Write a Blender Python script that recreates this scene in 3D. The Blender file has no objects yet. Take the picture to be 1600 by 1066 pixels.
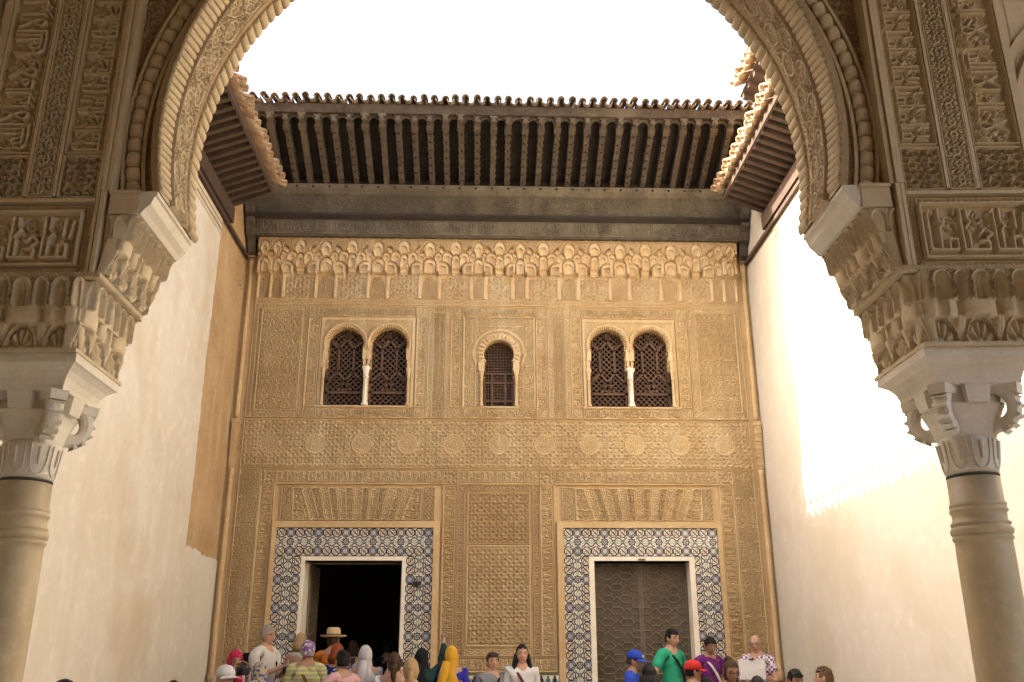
import bpy, math, random
import numpy as np
from mathutils import Matrix, Vector
random.seed(4); rng = np.random.default_rng(4)
PI = math.pi
SC = bpy.context.scene
COL = SC.collection

# ------------------------------------------------------------------ camera, sky, sun, exposure
YAW, PITCH, ROLL = 3.37725702e-02, 3.35242819e-01, -2.63076010e-03
def cam_axes():
    cy, sy, cp, sp = math.cos(YAW), math.sin(YAW), math.cos(PITCH), math.sin(PITCH)
    f = Vector((sy*cp, cy*cp, sp)); r = Vector((cy, -sy, 0)); u = r.cross(f)
    c, s = math.cos(ROLL), math.sin(ROLL)
    return c*r + s*u, -s*r + c*u, f
_r, _u, _f = cam_axes()
cam = bpy.data.cameras.new('camera'); camo = bpy.data.objects.new('camera', cam); COL.objects.link(camo)
M = Matrix.Identity(4)
for i in range(3):
    M[i][0], M[i][1], M[i][2] = _r[i], _u[i], -_f[i]
M[2][3] = 1.65
camo.matrix_world = M
cam.sensor_width = 36; cam.lens = 1445.87/1600*36; cam.clip_start = 0.05; cam.clip_end = 5000
SC.camera = camo
SUN_EL = math.radians(33.8)
world = bpy.data.worlds.new('World'); SC.world = world; world.use_nodes = True
wn = world.node_tree.nodes; wl = world.node_tree.links
bg = wn['Background']; sky = wn.new('ShaderNodeTexSky'); sky.sky_type = 'NISHITA'; sky.sun_disc = False
sky.sun_elevation = SUN_EL; sky.sun_rotation = math.radians(-90); sky.dust_density = 9.0; sky.air_density = 1.0; sky.ozone_density = 0.3
wl.new(sky.outputs[0], bg.inputs[0]); bg.inputs[1].default_value = 0.15
sl = bpy.data.lights.new('sun', 'SUN'); so = bpy.data.objects.new('sun', sl); COL.objects.link(so)
sl.energy = 4.2; sl.angle = math.radians(0.5); sl.color = (1.0, 0.93, 0.82)
so.rotation_euler = Vector((math.cos(SUN_EL), 0.0, -math.sin(SUN_EL))).to_track_quat('-Z', 'Y').to_euler(); so.location = (-20, 8, 20)
SC.view_settings.view_transform = 'Standard'; SC.view_settings.look = 'None'
SC.view_settings.gamma = 1.0; SC.view_settings.use_curve_mapping = False
SC.view_settings.exposure = 2.65
SC.cycles.use_denoising = True
SC.cycles.max_bounces = 8; SC.cycles.diffuse_bounces = 6; SC.cycles.glossy_bounces = 2
SC.cycles.caustics_reflective = False; SC.cycles.caustics_refractive = False

# ------------------------------------------------------------------ materials
def material(name, col, rough=0.85, var=None, vscale=2.0, bump=0.0, bscale=60.0, streak=None, speck=None, spec=0.25, blotch=None, each=None, crack=None):
    """base colour with two scales of noise, optional vertical streaks and specks of another colour, fine relief"""
    m = bpy.data.materials.new(name); m.use_nodes = True
    N = m.node_tree.nodes; L = m.node_tree.links; b = N['Principled BSDF']
    b.inputs['Roughness'].default_value = rough; b.inputs['Specular IOR Level'].default_value = spec
    b.inputs['Base Color'].default_value = (*col, 1)
    geo = N.new('ShaderNodeNewGeometry')
    out = None
    def noise(scale, det=5.0, rough_=0.6, vec=None):
        n = N.new('ShaderNodeTexNoise'); n.inputs['Scale'].default_value = scale; n.inputs['Detail'].default_value = det
        n.inputs['Roughness'].default_value = rough_
        L.new(vec or geo.outputs['Position'], n.inputs['Vector']); return n.outputs['Fac']
    def ramp(fac, a, c):
        r = N.new('ShaderNodeMapRange'); r.inputs[1].default_value = a; r.inputs[2].default_value = c; L.new(fac, r.inputs[0]); return r.outputs[0]
    def mix(fac, A, B):
        x = N.new('ShaderNodeMix'); x.data_type = 'RGBA'
        L.new(fac, x.inputs[0])
        for s, v in ((6, A), (7, B)):
            if isinstance(v, tuple): x.inputs[s].default_value = (*v, 1)
            else: L.new(v, x.inputs[s])
        return x.outputs[2]
    if var:
        out = mix(ramp(noise(vscale), .35, .68), col, var)
        fine = tuple(min(1, 1.12*c) for c in col)
        out = mix(ramp(noise(vscale*9, 6), .5, .8), out, fine)
    if streak:
        mp = N.new('ShaderNodeMapping'); mp.inputs['Scale'].default_value = (1, 1, .12); L.new(geo.outputs['Position'], mp.inputs[0])
        out = mix(ramp(noise(3.2, 6, .65, mp.outputs[0]), .50, .74), out or col, streak)
    if speck:
        out = mix(ramp(noise(38, 3, .5), .63, .72), out or col, speck)
    if blotch: out = mix(ramp(noise(.55, 8, .62), .52, .66), out or col, blotch)
    if crack:
        v = N.new('ShaderNodeTexVoronoi'); v.feature = 'DISTANCE_TO_EDGE'; v.inputs['Scale'].default_value = .9
        ad = N.new('ShaderNodeVectorMath'); ad.operation = 'MULTIPLY_ADD'; nz = N.new('ShaderNodeTexNoise'); nz.inputs['Scale'].default_value = 2.2; nz.inputs['Detail'].default_value = 6
        L.new(geo.outputs['Position'], nz.inputs['Vector']); L.new(nz.outputs['Color'], ad.inputs[0]); ad.inputs[1].default_value = (.5, .5, .5); L.new(geo.outputs['Position'], ad.inputs[2]); L.new(ad.outputs[0], v.inputs['Vector'])
        k = ramp(v.outputs['Distance'], .007, .001); mu = N.new('ShaderNodeMath'); mu.operation = 'MULTIPLY'; L.new(k, mu.inputs[0]); L.new(ramp(noise(.8, 2), .52, .60), mu.inputs[1])
        out = mix(mu.outputs[0], out or col, crack)
    if each:
        oi = N.new('ShaderNodeObjectInfo'); out = mix(oi.outputs['Random'], out or col, each)
    if out: L.new(out, b.inputs['Base Color'])
    if bump:
        bn = N.new('ShaderNodeBump'); bn.inputs['Strength'].default_value = bump; bn.inputs['Distance'].default_value = .01
        L.new(noise(bscale, 6), bn.inputs['Height']); L.new(bn.outputs[0], b.inputs['Normal'])
    return m
MT = {}
def mt(name, *a, **k): MT[name] = material(name, *a, **k); return MT[name]
mt('facade_stucco', (.53, .385, .205), var=(.43, .295, .145), vscale=.9, bump=.25, bscale=90, streak=(.58, .45, .27), blotch=(.45, .31, .155))
mt('facade_plain', (.54, .385, .20), var=(.45, .30, .145), vscale=2.5, bump=.15, bscale=40)
mt('facade_brown', (.44, .30, .155), var=(.38, .25, .12), vscale=2, bump=.25, bscale=90)
mt('facade_light', (.55, .405, .23), var=(.47, .31, .15), vscale=5, bump=.15, bscale=60, streak=(.59, .46, .28))
mt('arch_stucco', (.55, .45, .30), var=(.47, .375, .235), vscale=3.0, bump=.2, bscale=120, streak=(.60, .505, .355), blotch=(.48, .38, .24))
mt('arch_ridge', (.50, .40, .26), var=(.42, .325, .205), vscale=6, bump=.15, bscale=90)
mt('arch_brown', (.37, .27, .155), var=(.30, .21, .115), vscale=3, bump=.2, bscale=80)
mt('marble', (.64, .59, .49), rough=.5, var=(.55, .49, .38), vscale=5, bump=.08, bscale=30, streak=(.68, .63, .54), blotch=(.54, .47, .36))
mt('shaft_marble', (.53, .435, .28), rough=.45, var=(.40, .31, .18), vscale=2.2, bump=.06, bscale=30, streak=(.44, .35, .21), blotch=(.46, .37, .23))
mt('lead', (.07, .06, .05), var=(.12, .10, .07), vscale=20)
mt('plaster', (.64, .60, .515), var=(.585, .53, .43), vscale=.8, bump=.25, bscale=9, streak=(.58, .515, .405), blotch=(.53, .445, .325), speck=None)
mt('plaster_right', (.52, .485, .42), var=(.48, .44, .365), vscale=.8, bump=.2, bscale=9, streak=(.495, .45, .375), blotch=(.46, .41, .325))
mt('ochre', (.48, .335, .185), var=(.36, .235, .115), vscale=1.3, bump=.6, bscale=22, streak=(.56, .43, .27), blotch=(.40, .25, .12), speck=(.55, .42, .27), crack=(.20, .13, .07))
mt('old_wood', (.066, .051, .037), var=(.125, .102, .074), vscale=9, bump=.5, bscale=70, rough=.8, each=(.085, .066, .047))
mt('grey_wood', (.17, .14, .096), var=(.065, .052, .036), vscale=2.6, bump=.9, bscale=90, rough=.8, streak=(.21, .175, .12), blotch=(.10, .08, .055))
mt('dark_wood', (.028, .022, .018), var=(.045, .035, .027), vscale=6, bump=.3)
mt('brown_wood', (.085, .055, .038), var=(.055, .037, .028), vscale=5, bump=.3, bscale=50)
mt('lattice_wood', (.125, .068, .036), var=(.085, .045, .025), vscale=14, rough=.6)
mt('door_wood', (.105, .080, .050), var=(.06, .046, .03), vscale=3.5, bump=.35, bscale=60, rough=.6, streak=(.13, .105, .07))
mt('door_metal', (.165, .13, .085), var=(.11, .085, .055), vscale=9, rough=.55)
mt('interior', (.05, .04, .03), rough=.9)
mt('white_stone', (.78, .72, .60), var=(.70, .61, .46), vscale=6, bump=.06)
mt('tile_white', (.70, .645, .53), rough=.25, var=(.62, .54, .40), vscale=9, spec=.5, each=(.74, .70, .60))
mt('tile_line', (.02, .018, .035), rough=.3, spec=.5)
mt('tile_amber', (.56, .40, .19), rough=.25, var=(.5, .32, .12), vscale=12, spec=.5, each=(.60, .48, .28))
mt('tile_blue', (.17, .19, .30), rough=.25, var=(.30, .32, .40), vscale=12, spec=.5, each=(.46, .44, .42))
mt('tile_pale', (.54, .58, .52), rough=.25, var=(.60, .60, .50), vscale=12, spec=.5, each=(.62, .56, .42))
mt('tile_green', (.07, .16, .11), rough=.25, spec=.5)
mt('clay', (.33, .215, .125), var=(.26, .15, .08), vscale=7, bump=.35, bscale=50, speck=(.44, .34, .23), each=(.39, .28, .175))
mt('clay_dark', (.16, .12, .085), var=(.10, .08, .06), vscale=7, bump=.35, bscale=50, speck=(.26, .20, .14), each=(.20, .155, .11))
mt('mortar', (.30, .22, .15), var=(.20, .15, .10), vscale=6, bump=.3, bscale=40)
mt('stained_wood', (.035, .026, .019), var=(.085, .065, .045), vscale=6, bump=.6, bscale=60, speck=(.14, .11, .08), blotch=(.10, .08, .055))
mt('floor_marble', (.80, .76, .68), rough=.5, var=(.75, .70, .60), vscale=1.5)
mt('earth', (.25, .20, .14), var=(.20, .16, .11), vscale=.2)
mt('ceiling_wood', (.40, .30, .20), var=(.33, .24, .15), vscale=4)
mt('cable', (.35, .25, .14))
mt('black_plastic', (.015, .015, .017), rough=.4, spec=.5)

# ------------------------------------------------------------------ object helpers
W = {}
def put(o, parent):
    if parent is not None:
        o.parent = parent; o.matrix_parent_inverse = W[parent].inverted()
def thing(name, label, cat, loc=(0, 0, 0), group=None, parent=None):
    o = bpy.data.objects.new(name, None); COL.objects.link(o); o.empty_display_size = .1
    o.location = loc; o['label'] = label; o['category'] = cat
    if group: o['group'] = group
    W[o] = Matrix.Translation(loc); return o
def mesh_from(name, V, F, mats, mi=None, smooth=False):
    me = bpy.data.meshes.new(name)
    if isinstance(F, np.ndarray):
        V = np.ascontiguousarray(V, dtype=np.float32); k = F.shape[1]; n = len(F)
        me.vertices.add(len(V)); me.vertices.foreach_set('co', V.ravel())
        me.loops.add(n*k); me.loops.foreach_set('vertex_index', np.ascontiguousarray(F, dtype=np.int32).ravel())
        me.polygons.add(n); me.polygons.foreach_set('loop_start', np.arange(0, n*k, k, dtype=np.int32))
        me.polygons.foreach_set('loop_total', np.full(n, k, dtype=np.int32))
        me.update(calc_edges=True)
    else:
        me.from_pydata([tuple(v) for v in V], [], F)
    for m in (mats if isinstance(mats, (list, tuple)) else [mats]): me.materials.append(MT[m] if isinstance(m, str) else m)
    if mi is not None: me.polygons.foreach_set('material_index', np.asarray(mi, dtype=np.int32))
    if smooth: me.polygons.foreach_set('use_smooth', np.ones(len(me.polygons), dtype=bool))
    me.update(); return me
def obj(name, me, parent=None, mat4=None, kind=None, label=None):
    o = bpy.data.objects.new(name, me); COL.objects.link(o)
    m = mat4 if mat4 is not None else Matrix.Identity(4)
    put(o, parent); o.matrix_basis = m; W[o] = m.copy()
    if kind: o['kind'] = kind
    if label: o['label'] = label
    return o
def tag(o, label, cat, group=None):
    o['label'] = label; o['category'] = cat
    if group: o['group'] = group
    return o
class MB:
    def __init__(s): s.v = []; s.f = []; s.m = []; s.cur = 0
    def add(s, V, F):
        b = len(s.v); s.v += [tuple(v) for v in V]; s.f += [tuple(b+i for i in f) for f in F]; s.m += [s.cur]*len(F); return s
    def mat(s, i): s.cur = i; return s
    def box(s, x0, x1, y0, y1, z0, z1):
        return s.add([(x0,y0,z0),(x1,y0,z0),(x1,y1,z0),(x0,y1,z0),(x0,y0,z1),(x1,y0,z1),(x1,y1,z1),(x0,y1,z1)],
                     [(3,2,1,0),(4,5,6,7),(0,1,5,4),(1,2,6,5),(2,3,7,6),(3,0,4,7)])
    def hexa(s, P): return s.add(P, [(3,2,1,0),(4,5,6,7),(0,1,5,4),(1,2,6,5),(2,3,7,6),(3,0,4,7)])
    def prism(s, poly, fn, a, b):
        """polygon of 2-D points pushed from depth a to depth b; fn(p, q, depth) gives the 3-D point"""
        n = len(poly); V = [fn(p, q, a) for p, q in poly] + [fn(p, q, b) for p, q in poly]
        return s.add(V, [tuple(range(n)), tuple(range(2*n-1, n-1, -1))] + [(i, n+i, n+(i+1) % n, (i+1) % n) for i in range(n)])
    def lathe(s, prof, c=(0, 0, 0), n=20, sx=1., sy=1., a0=0., a1=2*PI):
        V = []; full = abs(a1-a0-2*PI) < 1e-6; k = n if full else n+1
        for r, z in prof:
            for i in range(k):
                t = a0+(a1-a0)*i/n; V.append((c[0]+r*math.cos(t)*sx, c[1]+r*math.sin(t)*sy, c[2]+z))
        F = []
        for j in range(len(prof)-1):
            for i in range(n):
                i2 = (i+1) % k; F.append((j*k+i, j*k+i2, (j+1)*k+i2, (j+1)*k+i))
        if full: F += [tuple(range(k-1, -1, -1)), tuple((len(prof)-1)*k+i for i in range(k))]
        return s.add(V, F)
    def tube(s, P, r, n=6):
        P = [Vector(p) for p in P]; R = r if isinstance(r, (list, tuple)) else [r]*len(P); V = []
        for i, p in enumerate(P):
            d = (P[min(i+1, len(P)-1)]-P[max(i-1, 0)]).normalized()
            a = d.cross(Vector((0, 0, 1)) if abs(d.z) < .9 else Vector((1, 0, 0))).normalized(); b = d.cross(a)
            V += [p+R[i]*(a*math.cos(2*PI*k/n)+b*math.sin(2*PI*k/n)) for k in range(n)]
        F = [(j*n+i, j*n+(i+1) % n, (j+1)*n+(i+1) % n, (j+1)*n+i) for j in range(len(P)-1) for i in range(n)]
        F += [tuple(range(n-1, -1, -1)), tuple((len(P)-1)*n+i for i in range(n))]
        return s.add(V, F)
    def ball(s, c, r, n=10, m=7):
        r = r if isinstance(r, (list, tuple)) else (r, r, r); V = []; F = []
        for j in range(m+1):
            t = PI*j/m
            for i in range(n):
                p = 2*PI*i/n; V.append((c[0]+r[0]*math.sin(t)*math.cos(p), c[1]+r[1]*math.sin(t)*math.sin(p), c[2]+r[2]*math.cos(t)))
        for j in range(m):
            for i in range(n): F.append((j*n+i, (j+1)*n+i, (j+1)*n+(i+1) % n, j*n+(i+1) % n))
        return s.add(V, F)
    def mesh(s, name, mats, smooth=False): return mesh_from(name, s.v, s.f, mats, s.m, smooth)
    def build(s, name, mats, parent=None, smooth=False, **k): return obj(name, s.mesh(name, mats, smooth), parent, **k)

# ------------------------------------------------------------------ carved relief: height fields with real depth
def sstep(x): x = np.clip(x, 0, 1); return x*x*(3-2*x)
def seg_dist(X, Z, P):
    D = np.full(X.shape, 9.0)
    for (x0, z0), (x1, z1) in zip(P[:-1], P[1:]):
        dx, dz = x1-x0, z1-z0; L2 = dx*dx+dz*dz+1e-12
        t = np.clip(((X-x0)*dx+(Z-z0)*dz)/L2, 0, 1)
        D = np.minimum(D, np.hypot(X-x0-t*dx, Z-z0-t*dz))
    return D
def strokes(X, Z, lines, w, soft):
    H = np.zeros(X.shape)
    for P in lines: H = np.maximum(H, sstep((w-seg_dist(X, Z, P))/soft+.5))
    return H
def arc(cx, cz, r, a0, a1, n=10): return [(cx+r*math.cos(a0+(a1-a0)*i/n), cz+r*math.sin(a0+(a1-a0)*i/n)) for i in range(n+1)]
def spiral(cx, cz, r0, r1, a0, turns, n=22): return [(cx+(r0+(r1-r0)*i/n)*math.cos(a0+turns*2*PI*i/n), cz+(r0+(r1-r0)*i/n)*math.sin(a0+turns*2*PI*i/n)) for i in range(n+1)]
NT = 160
_g = (np.arange(NT)+.5)/NT; TX, TZ = np.meshgrid(_g, _g)
def leafs(H, X, Z, L, top=.85):
    for cx, cz, a, l, q in L:
        x = (X-cx)*math.cos(a)+(Z-cz)*math.sin(a); z = -(X-cx)*math.sin(a)+(Z-cz)*math.cos(a)
        d = (x/l)**2+((z+.25*l*(x/l)**2)/(l*q))**2
        v = sstep((1-d)/.30+.1)*(top-.30*sstep((.10-np.abs(z/(l*q)))*9))
        H = np.maximum(H, v)
    return H
def tile_vine():
    L = [spiral(.50, .28, .27, .05, -PI/2, 1.3), spiral(.34, .78, .23, .04, PI/2, -1.3), [(0, .02), (.25, .03), (.5, .01)], [(0, .5), (.12, .55), (.2, .7)],
         [(.77, .3), (.92, .42), (1, .62)], [(.57, .8), (.8, .86), (1, .9)], spiral(.82, .70, .13, .03, PI, 1.1), [(.0, .86), (.06, .97)]]
    H = strokes(TX, TZ, L, .034, .025)
    return leafs(H, TX, TZ, [(.08, .22, 1.3, .14, .5), (.10, .40, .5, .11, .5), (.90, .14, 2.3, .13, .55), (.90, .30, 1.4, .1, .5), (.62, .60, .6, .11, .5), (.50, .30, .9, .10, .6), (.34, .77, .3, .09, .7),
        (.66, .96, 2.9, .1, .5), (.22, .56, -.6, .09, .5), (.98, .47, 1.5, .1, .6), (.83, .70, .2, .07, .8), (.10, .74, 1.2, .10, .5), (.22, .94, .2, .12, .45), (.95, .78, .9, .08, .6), (.45, .56, 2.6, .09, .5), (.72, .10, .1, .10, .5), (.26, .12, -.4, .11, .45), (.97, .97, .8, .07, .8)])
def hankin(poly, th, L):
    n = len(poly); mids = []
    for i in range(n):
        a, b = np.array(poly[i]), np.array(poly[(i+1) % n]); mids.append(((a+b)/2, (b-a)/np.linalg.norm(b-a)))
    for i in range(n):
        m0, d0 = mids[i]; m1, d1 = mids[(i+1) % n]
        r = lambda d, t: np.array((d[0]*math.cos(t)-d[1]*math.sin(t), d[0]*math.sin(t)+d[1]*math.cos(t)))
        p, q = r(d0, th), r(-d1, -th)
        A = np.array([[p[0], -q[0]], [p[1], -q[1]]])
        try: t = np.linalg.solve(A, m1-m0)
        except Exception: continue
        x = m0+p*t[0]; L.append([tuple(m0), tuple(x)]); L.append([tuple(x), tuple(m1)])
def tile_star():
    L = []; a = 1/(1+math.sqrt(2))/2; o = .5
    hankin([(.5-a, 0), (.5+a, 0), (1, .5-a), (1, .5+a), (.5+a, 1), (.5-a, 1), (0, .5+a), (0, .5-a)], math.radians(62), L)
    for cx in (0, 1):
        for cz in (0, 1): hankin([(cx, cz-(.5-a)), (cx+(.5-a), cz), (cx, cz+(.5-a)), (cx-(.5-a), cz)], math.radians(62), L)
    H = strokes(TX, TZ, L, .027, .02)
    for l in L: H = np.maximum(H, .75*sstep((.012-np.abs(seg_dist(TX, TZ, l)-.075))/.018+.5))
    r = np.hypot(TX-.5, TZ-.5); t = np.arctan2(TZ-.5, TX-.5)
    H = np.maximum(H, .8*sstep((.12*(1+.25*np.cos(8*t))-r)/.02)*(.55+.45*np.abs(np.cos(4*t))))
    for cx in (0, 1):
        for cz in (0, 1):
            r = np.hypot(TX-cx, TZ-cz); t = np.arctan2(TZ-cz, TX-cx); H = np.maximum(H, .8*sstep((.09*(1+.3*np.cos(4*t))-r)/.02))
    for cx, cz in ((.5, 0), (.5, 1), (0, .5), (1, .5)):
        r = np.hypot(TX-cx, TZ-cz); H = np.maximum(H, .7*sstep((.05-r)/.02))
    return H
def tile_scale():
    H = np.zeros(TX.shape)
    for cx in (-.5, 0, .5, 1, 1.5):
        for cz in (-.5, 0, .5, 1, 1.5):
            r = np.hypot(TX-cx, TZ-cz)
            for q in (.25, .36, .47): H = np.maximum(H, sstep((.022-np.abs(r-q))/.025+.5))
    return H
def tile_knot():
    H = np.zeros(TX.shape)
    for p in (0, PI):
        H = np.maximum(H, sstep((.075-np.abs(TZ-.5-.30*np.sin(2*PI*TX+p))/np.sqrt(1+(1.9*np.cos(2*PI*TX+p))**2))/.06+.5))
    return np.maximum(H, sstep((.07-np.hypot(TX-.25, TZ-.5))/.05+.5)*.8)
def tile_palm():
    """mirrored pairs of curled leaves, stacked (the narrow floral band)"""
    L = [spiral(.55, .25, .22, .06, PI, 1.0), spiral(.55, .75, .18, .05, PI, -1.0), [(0, 0), (.1, .2), (.33, .27)], [(0, .5), (.12, .62), (.35, .72)], [(.8, .0), (1, .12)], [(.75, .55), (1, .45)], [(.7, .95), (1, .8)]]
    H = strokes(TX, TZ, L, .05, .04)
    return leafs(H, TX, TZ, [(.14, .38, 1.1, .19, .5), (.86, .3, 2.0, .19, .5), (.2, .9, .4, .18, .5), (.86, .70, .9, .18, .5), (.55, .25, .8, .08, .8), (.55, .75, .8, .08, .8), (.5, .5, 0, .15, .4), (.5, .0, 0, .14, .45)], 1.)
MOTTO_W = 4.5
MOTTO = [arc(4.2, .24, .11, 0, 2*PI, 10), [(4.31, .24), (4.27, .02), (4.05, -.1)],
         [(4.02, 1), (3.82, .62), (3.56, .16), (3.66, .02), (3.86, .04), (3.92, .2), (3.74, .6), (3.5, .98)],
         [(3.36, .34), (3.26, .46), (3.14, .40), (3.12, .26), (3.26, .2)], [(3.36, .06), (2.92, .06), (2.92, 1)], arc(3.22, .66, .035, 0, 2*PI, 6),
         [(2.74, 1), (2.74, .06), (2.34, .06), (2.26, .1), (2.24, .28)], [(2.5, .06), (2.5, .24)], arc(2.46, -.1, .035, 0, 2*PI, 6),
         [(2.1, 1), (2.1, .04)], [(2.16, -.08), (2.05, -.12)],
         [(1.96, 1), (1.76, .62), (1.5, .16), (1.6, .02), (1.8, .04), (1.86, .2), (1.68, .6), (1.44, .98)],
         [(1.26, 1), (1.26, .04)], [(1.05, 1), (1.05, .06), (.42, .06)], [(.84, 1), (.84, .06)], [(.64, .06), (.62, .34), (.5, .46), (.38, .34), (.42, .06)],
         [(.22, 1.0), (.14, .5), (.16, .05), (.34, -.12), (.8, -.14), (1.2, -.1)], [(.05, .9), (.02, .4)]]
def tile_motto():
    n = 96; x = (np.arange(int(n*3.4))+.5)/n/3.4*MOTTO_W; z = (np.arange(n)+.5)/n*1.5-.28
    X, Z = np.meshgrid(x, z)
    H = strokes(X, Z, MOTTO, .042, .03)
    v = leafs(0*H, X, Z, [(random.uniform(.1, 4.4), random.uniform(-.15, 1.05), random.uniform(0, 3.1), random.uniform(.09, .17), .5) for _ in range(46)], .9)
    for cx, cz, r, a in ((.5, .8, .13, 0), (1.6, .78, .1, 1), (2.4, .6, .17, 2), (3.1, .9, .12, 1), (3.7, .8, .08, 3), (4.25, .75, .17, 0), (2.9, -.1, .1, 2), (1.7, -.1, .1, 0)):
        v = np.maximum(v, strokes(X, Z, [spiral(cx, cz, r, .03, a, 1.2)], .03, .03))
    return np.maximum(H, .55*v)
KUFIC = [[(0.1, .05), (0.1, .9), (.16, .97), (.22, .9)], [(.35, .05), (.35, .55), (.45, .65), (.35, .75), (.35, 1)], [(.1, .05), (.75, .05)], [(.55, .05), (.55, .3), (.75, .3), (.75, .05)],
         [(.9, .05), (.9, 1)], [(1.05, .05), (1.05, .45), (.98, .55), (1.12, .7), (1.05, .8), (1.05, 1)], [(.9, .05), (1.5, .05), (1.5, .25), (1.3, .25)], [(1.3, .4), (1.45, .55), (1.6, .4), (1.45, .3)],
         [(1.7, .05), (1.7, 1), (1.62, .92)], [(1.85, .05), (1.85, .5), (1.95, .6), (1.85, .7), (1.85, 1)], [(1.7, .05), (2.3, .05), (2.3, .35), (2.1, .35), (2.1, .05)], [(2.2, .55), (2.2, .95)], [(2.35, .5), (2.42, .9)]]
def tile_kufic():
    n = 80; wdt = 2.5; x = (np.arange(int(n*2.3))+.5)/n/2.3*wdt; z = (np.arange(n)+.5)/n*1.2-.08
    X, Z = np.meshgrid(x, z)
    H = strokes(X, Z, KUFIC, .036, .025)
    v = leafs(0*H, X, Z, [(random.uniform(.1, 2.4), random.uniform(.1, 1.05), random.uniform(0, 3.1), random.uniform(.07, .13), .5) for _ in range(34)], .9)
    v = np.maximum(v, strokes(X, Z, [spiral(.6, .72, .16, .03, 0, 1.2), spiral(1.35, .8, .14, .03, 2, 1.2), spiral(2.05, .8, .1, .03, 1, 1.1), spiral(1.2, .15, .06, .02, 0, 1)], .028, .03))
    return np.maximum(H, .55*v)
TILE = dict(vine=tile_vine(), star=tile_star(), scale=tile_scale(), knot=tile_knot(), palm=tile_palm(), motto=tile_motto(), kufic=tile_kufic())
def samp(T, u, v, mirror=False):
    """bilinear look-up of a repeating relief tile"""
    A = TILE[T]; ny, nx = A.shape
    if mirror:
        u = np.abs((u % 2)-1); v = np.abs((v % 2)-1)
        fx = np.clip(u*nx-.5, 0, nx-1.001); fy = np.clip(v*ny-.5, 0, ny-1.001)
        i = fx.astype(int); j = fy.astype(int); a = fx-i; b = fy-j; i2 = i+1; j2 = j+1
    else:
        fx = (u % 1)*nx-.5; fy = (v % 1)*ny-.5; i = np.floor(fx).astype(int); j = np.floor(fy).astype(int); a = fx-i; b = fy-j
        i2 = (i+1) % nx; j2 = (j+1) % ny; i = i % nx; j = j % ny
    return (A[j, i]*(1-a)+A[j, i2]*a)*(1-b)+(A[j2, i]*(1-a)+A[j2, i2]*a)*b
def motif(kind, X, Z, p, w=1., h=1.):
    """height 0..1 of a carving motif at panel coordinates X (0..w), Z (0..h), p = size of one repeat"""
    if kind == 'vine': return samp('vine', (X-w/2)/p, Z/p, True)
    if kind == 'palm': return samp('palm', (X-w/2)/p, Z/p, True)
    if kind == 'star': return samp('star', (X-w/2)/p+.5, (Z-h/2)/p+.5)
    if kind == 'scale': return samp('scale', X/p, Z/p)
    if kind == 'knot': return samp('knot', X/p, Z/h)
    if kind == 'knotv': return samp('knot', Z/p, X/w)
    if kind == 'motto': return samp('motto', X/p, Z/h)
    if kind == 'mottov': return samp('motto', Z/p, 1-X/w)
    if kind == 'mottod': return samp('motto', 1-Z/p, X/w)
    if kind == 'kufic': return samp('kufic', X/p, Z/h)
    if kind == 'kuficv': return samp('kufic', Z/p, 1-X/w)
    if kind == 'kuficd': return samp('kufic', 1-Z/p, X/w)
    if kind == 'hatch': return .5+.5*np.sin(2*PI*(X+Z)/p)
    if kind == 'sebka':
        H = 0
        for s in (1, -1): H = np.maximum(H, sstep((.10-np.abs(((X/p+s*Z/(p*1.3)) % 1)-.5))/.08+.5))
        return np.maximum(H, .75*samp('vine', X/p*1.5, Z/p*1.5, True))
    return np.zeros(X.shape)
def relief(name, w, h, fn, place, mat, parent, res=.009, depth=.02, border=.0, skirt=.03, mask=None, smooth=False, label=None, dist=None, mat2=None):
    """panel w x h; fn(X, Z) -> 0..1; place(x, z, d) -> three coordinate arrays; border = width of a raised plain rim"""
    nx = max(3, int(round(w/res))); nz = max(3, int(round(h/res)))
    x = np.linspace(0, w, nx+1); z = np.linspace(0, h, nz+1); X, Z = np.meshgrid(x, z)
    if border:
        e = np.minimum(np.minimum(X, w-X), np.minimum(Z, h-Z))
        bi = border*1.35
        H = fn(np.clip(X-bi, 0, w-2*bi), np.clip(Z-bi, 0, h-2*bi))
        H = np.where(e < border, 1.0, np.where(e < bi, 0.0, H))
    else: H = fn(X, Z)
    D = H*depth
    if dist is not None: D = D + dist(X, Z)
    if skirt:
        X = np.pad(X, 1, mode='edge'); Z = np.pad(Z, 1, mode='edge'); D = np.pad(D, 1, constant_values=-skirt)
    px, py, pz = place(X, Z, D)
    V = np.stack([px, py, pz], -1).reshape(-1, 3)
    ny_, nx_ = X.shape; idx = np.arange(ny_*nx_).reshape(ny_, nx_)
    F = np.stack([idx[:-1, :-1], idx[:-1, 1:], idx[1:, 1:], idx[1:, :-1]], -1)
    if mask is not None:
        xc = (X[:-1, :-1]+X[1:, 1:])/2; zc = (Z[:-1, :-1]+Z[1:, 1:])/2
        F = F[~mask(xc, zc)]
    F = F.reshape(-1, 4)
    used = np.unique(F); remap = np.zeros(len(V), dtype=np.int64); remap[used] = np.arange(len(used))
    mi = None
    if mat2:
        Hp = np.pad(H, 1) if skirt else H
        mi = ((Hp[:-1, :-1]+Hp[1:, 1:]+Hp[1:, :-1]+Hp[:-1, 1:])/4 > .35).astype(np.int32).ravel(); mat = [mat, mat2]
    me = mesh_from(name, V[used], remap[F], mat, mi, smooth=smooth)
    return obj(name, me, parent, label=label)

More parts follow.
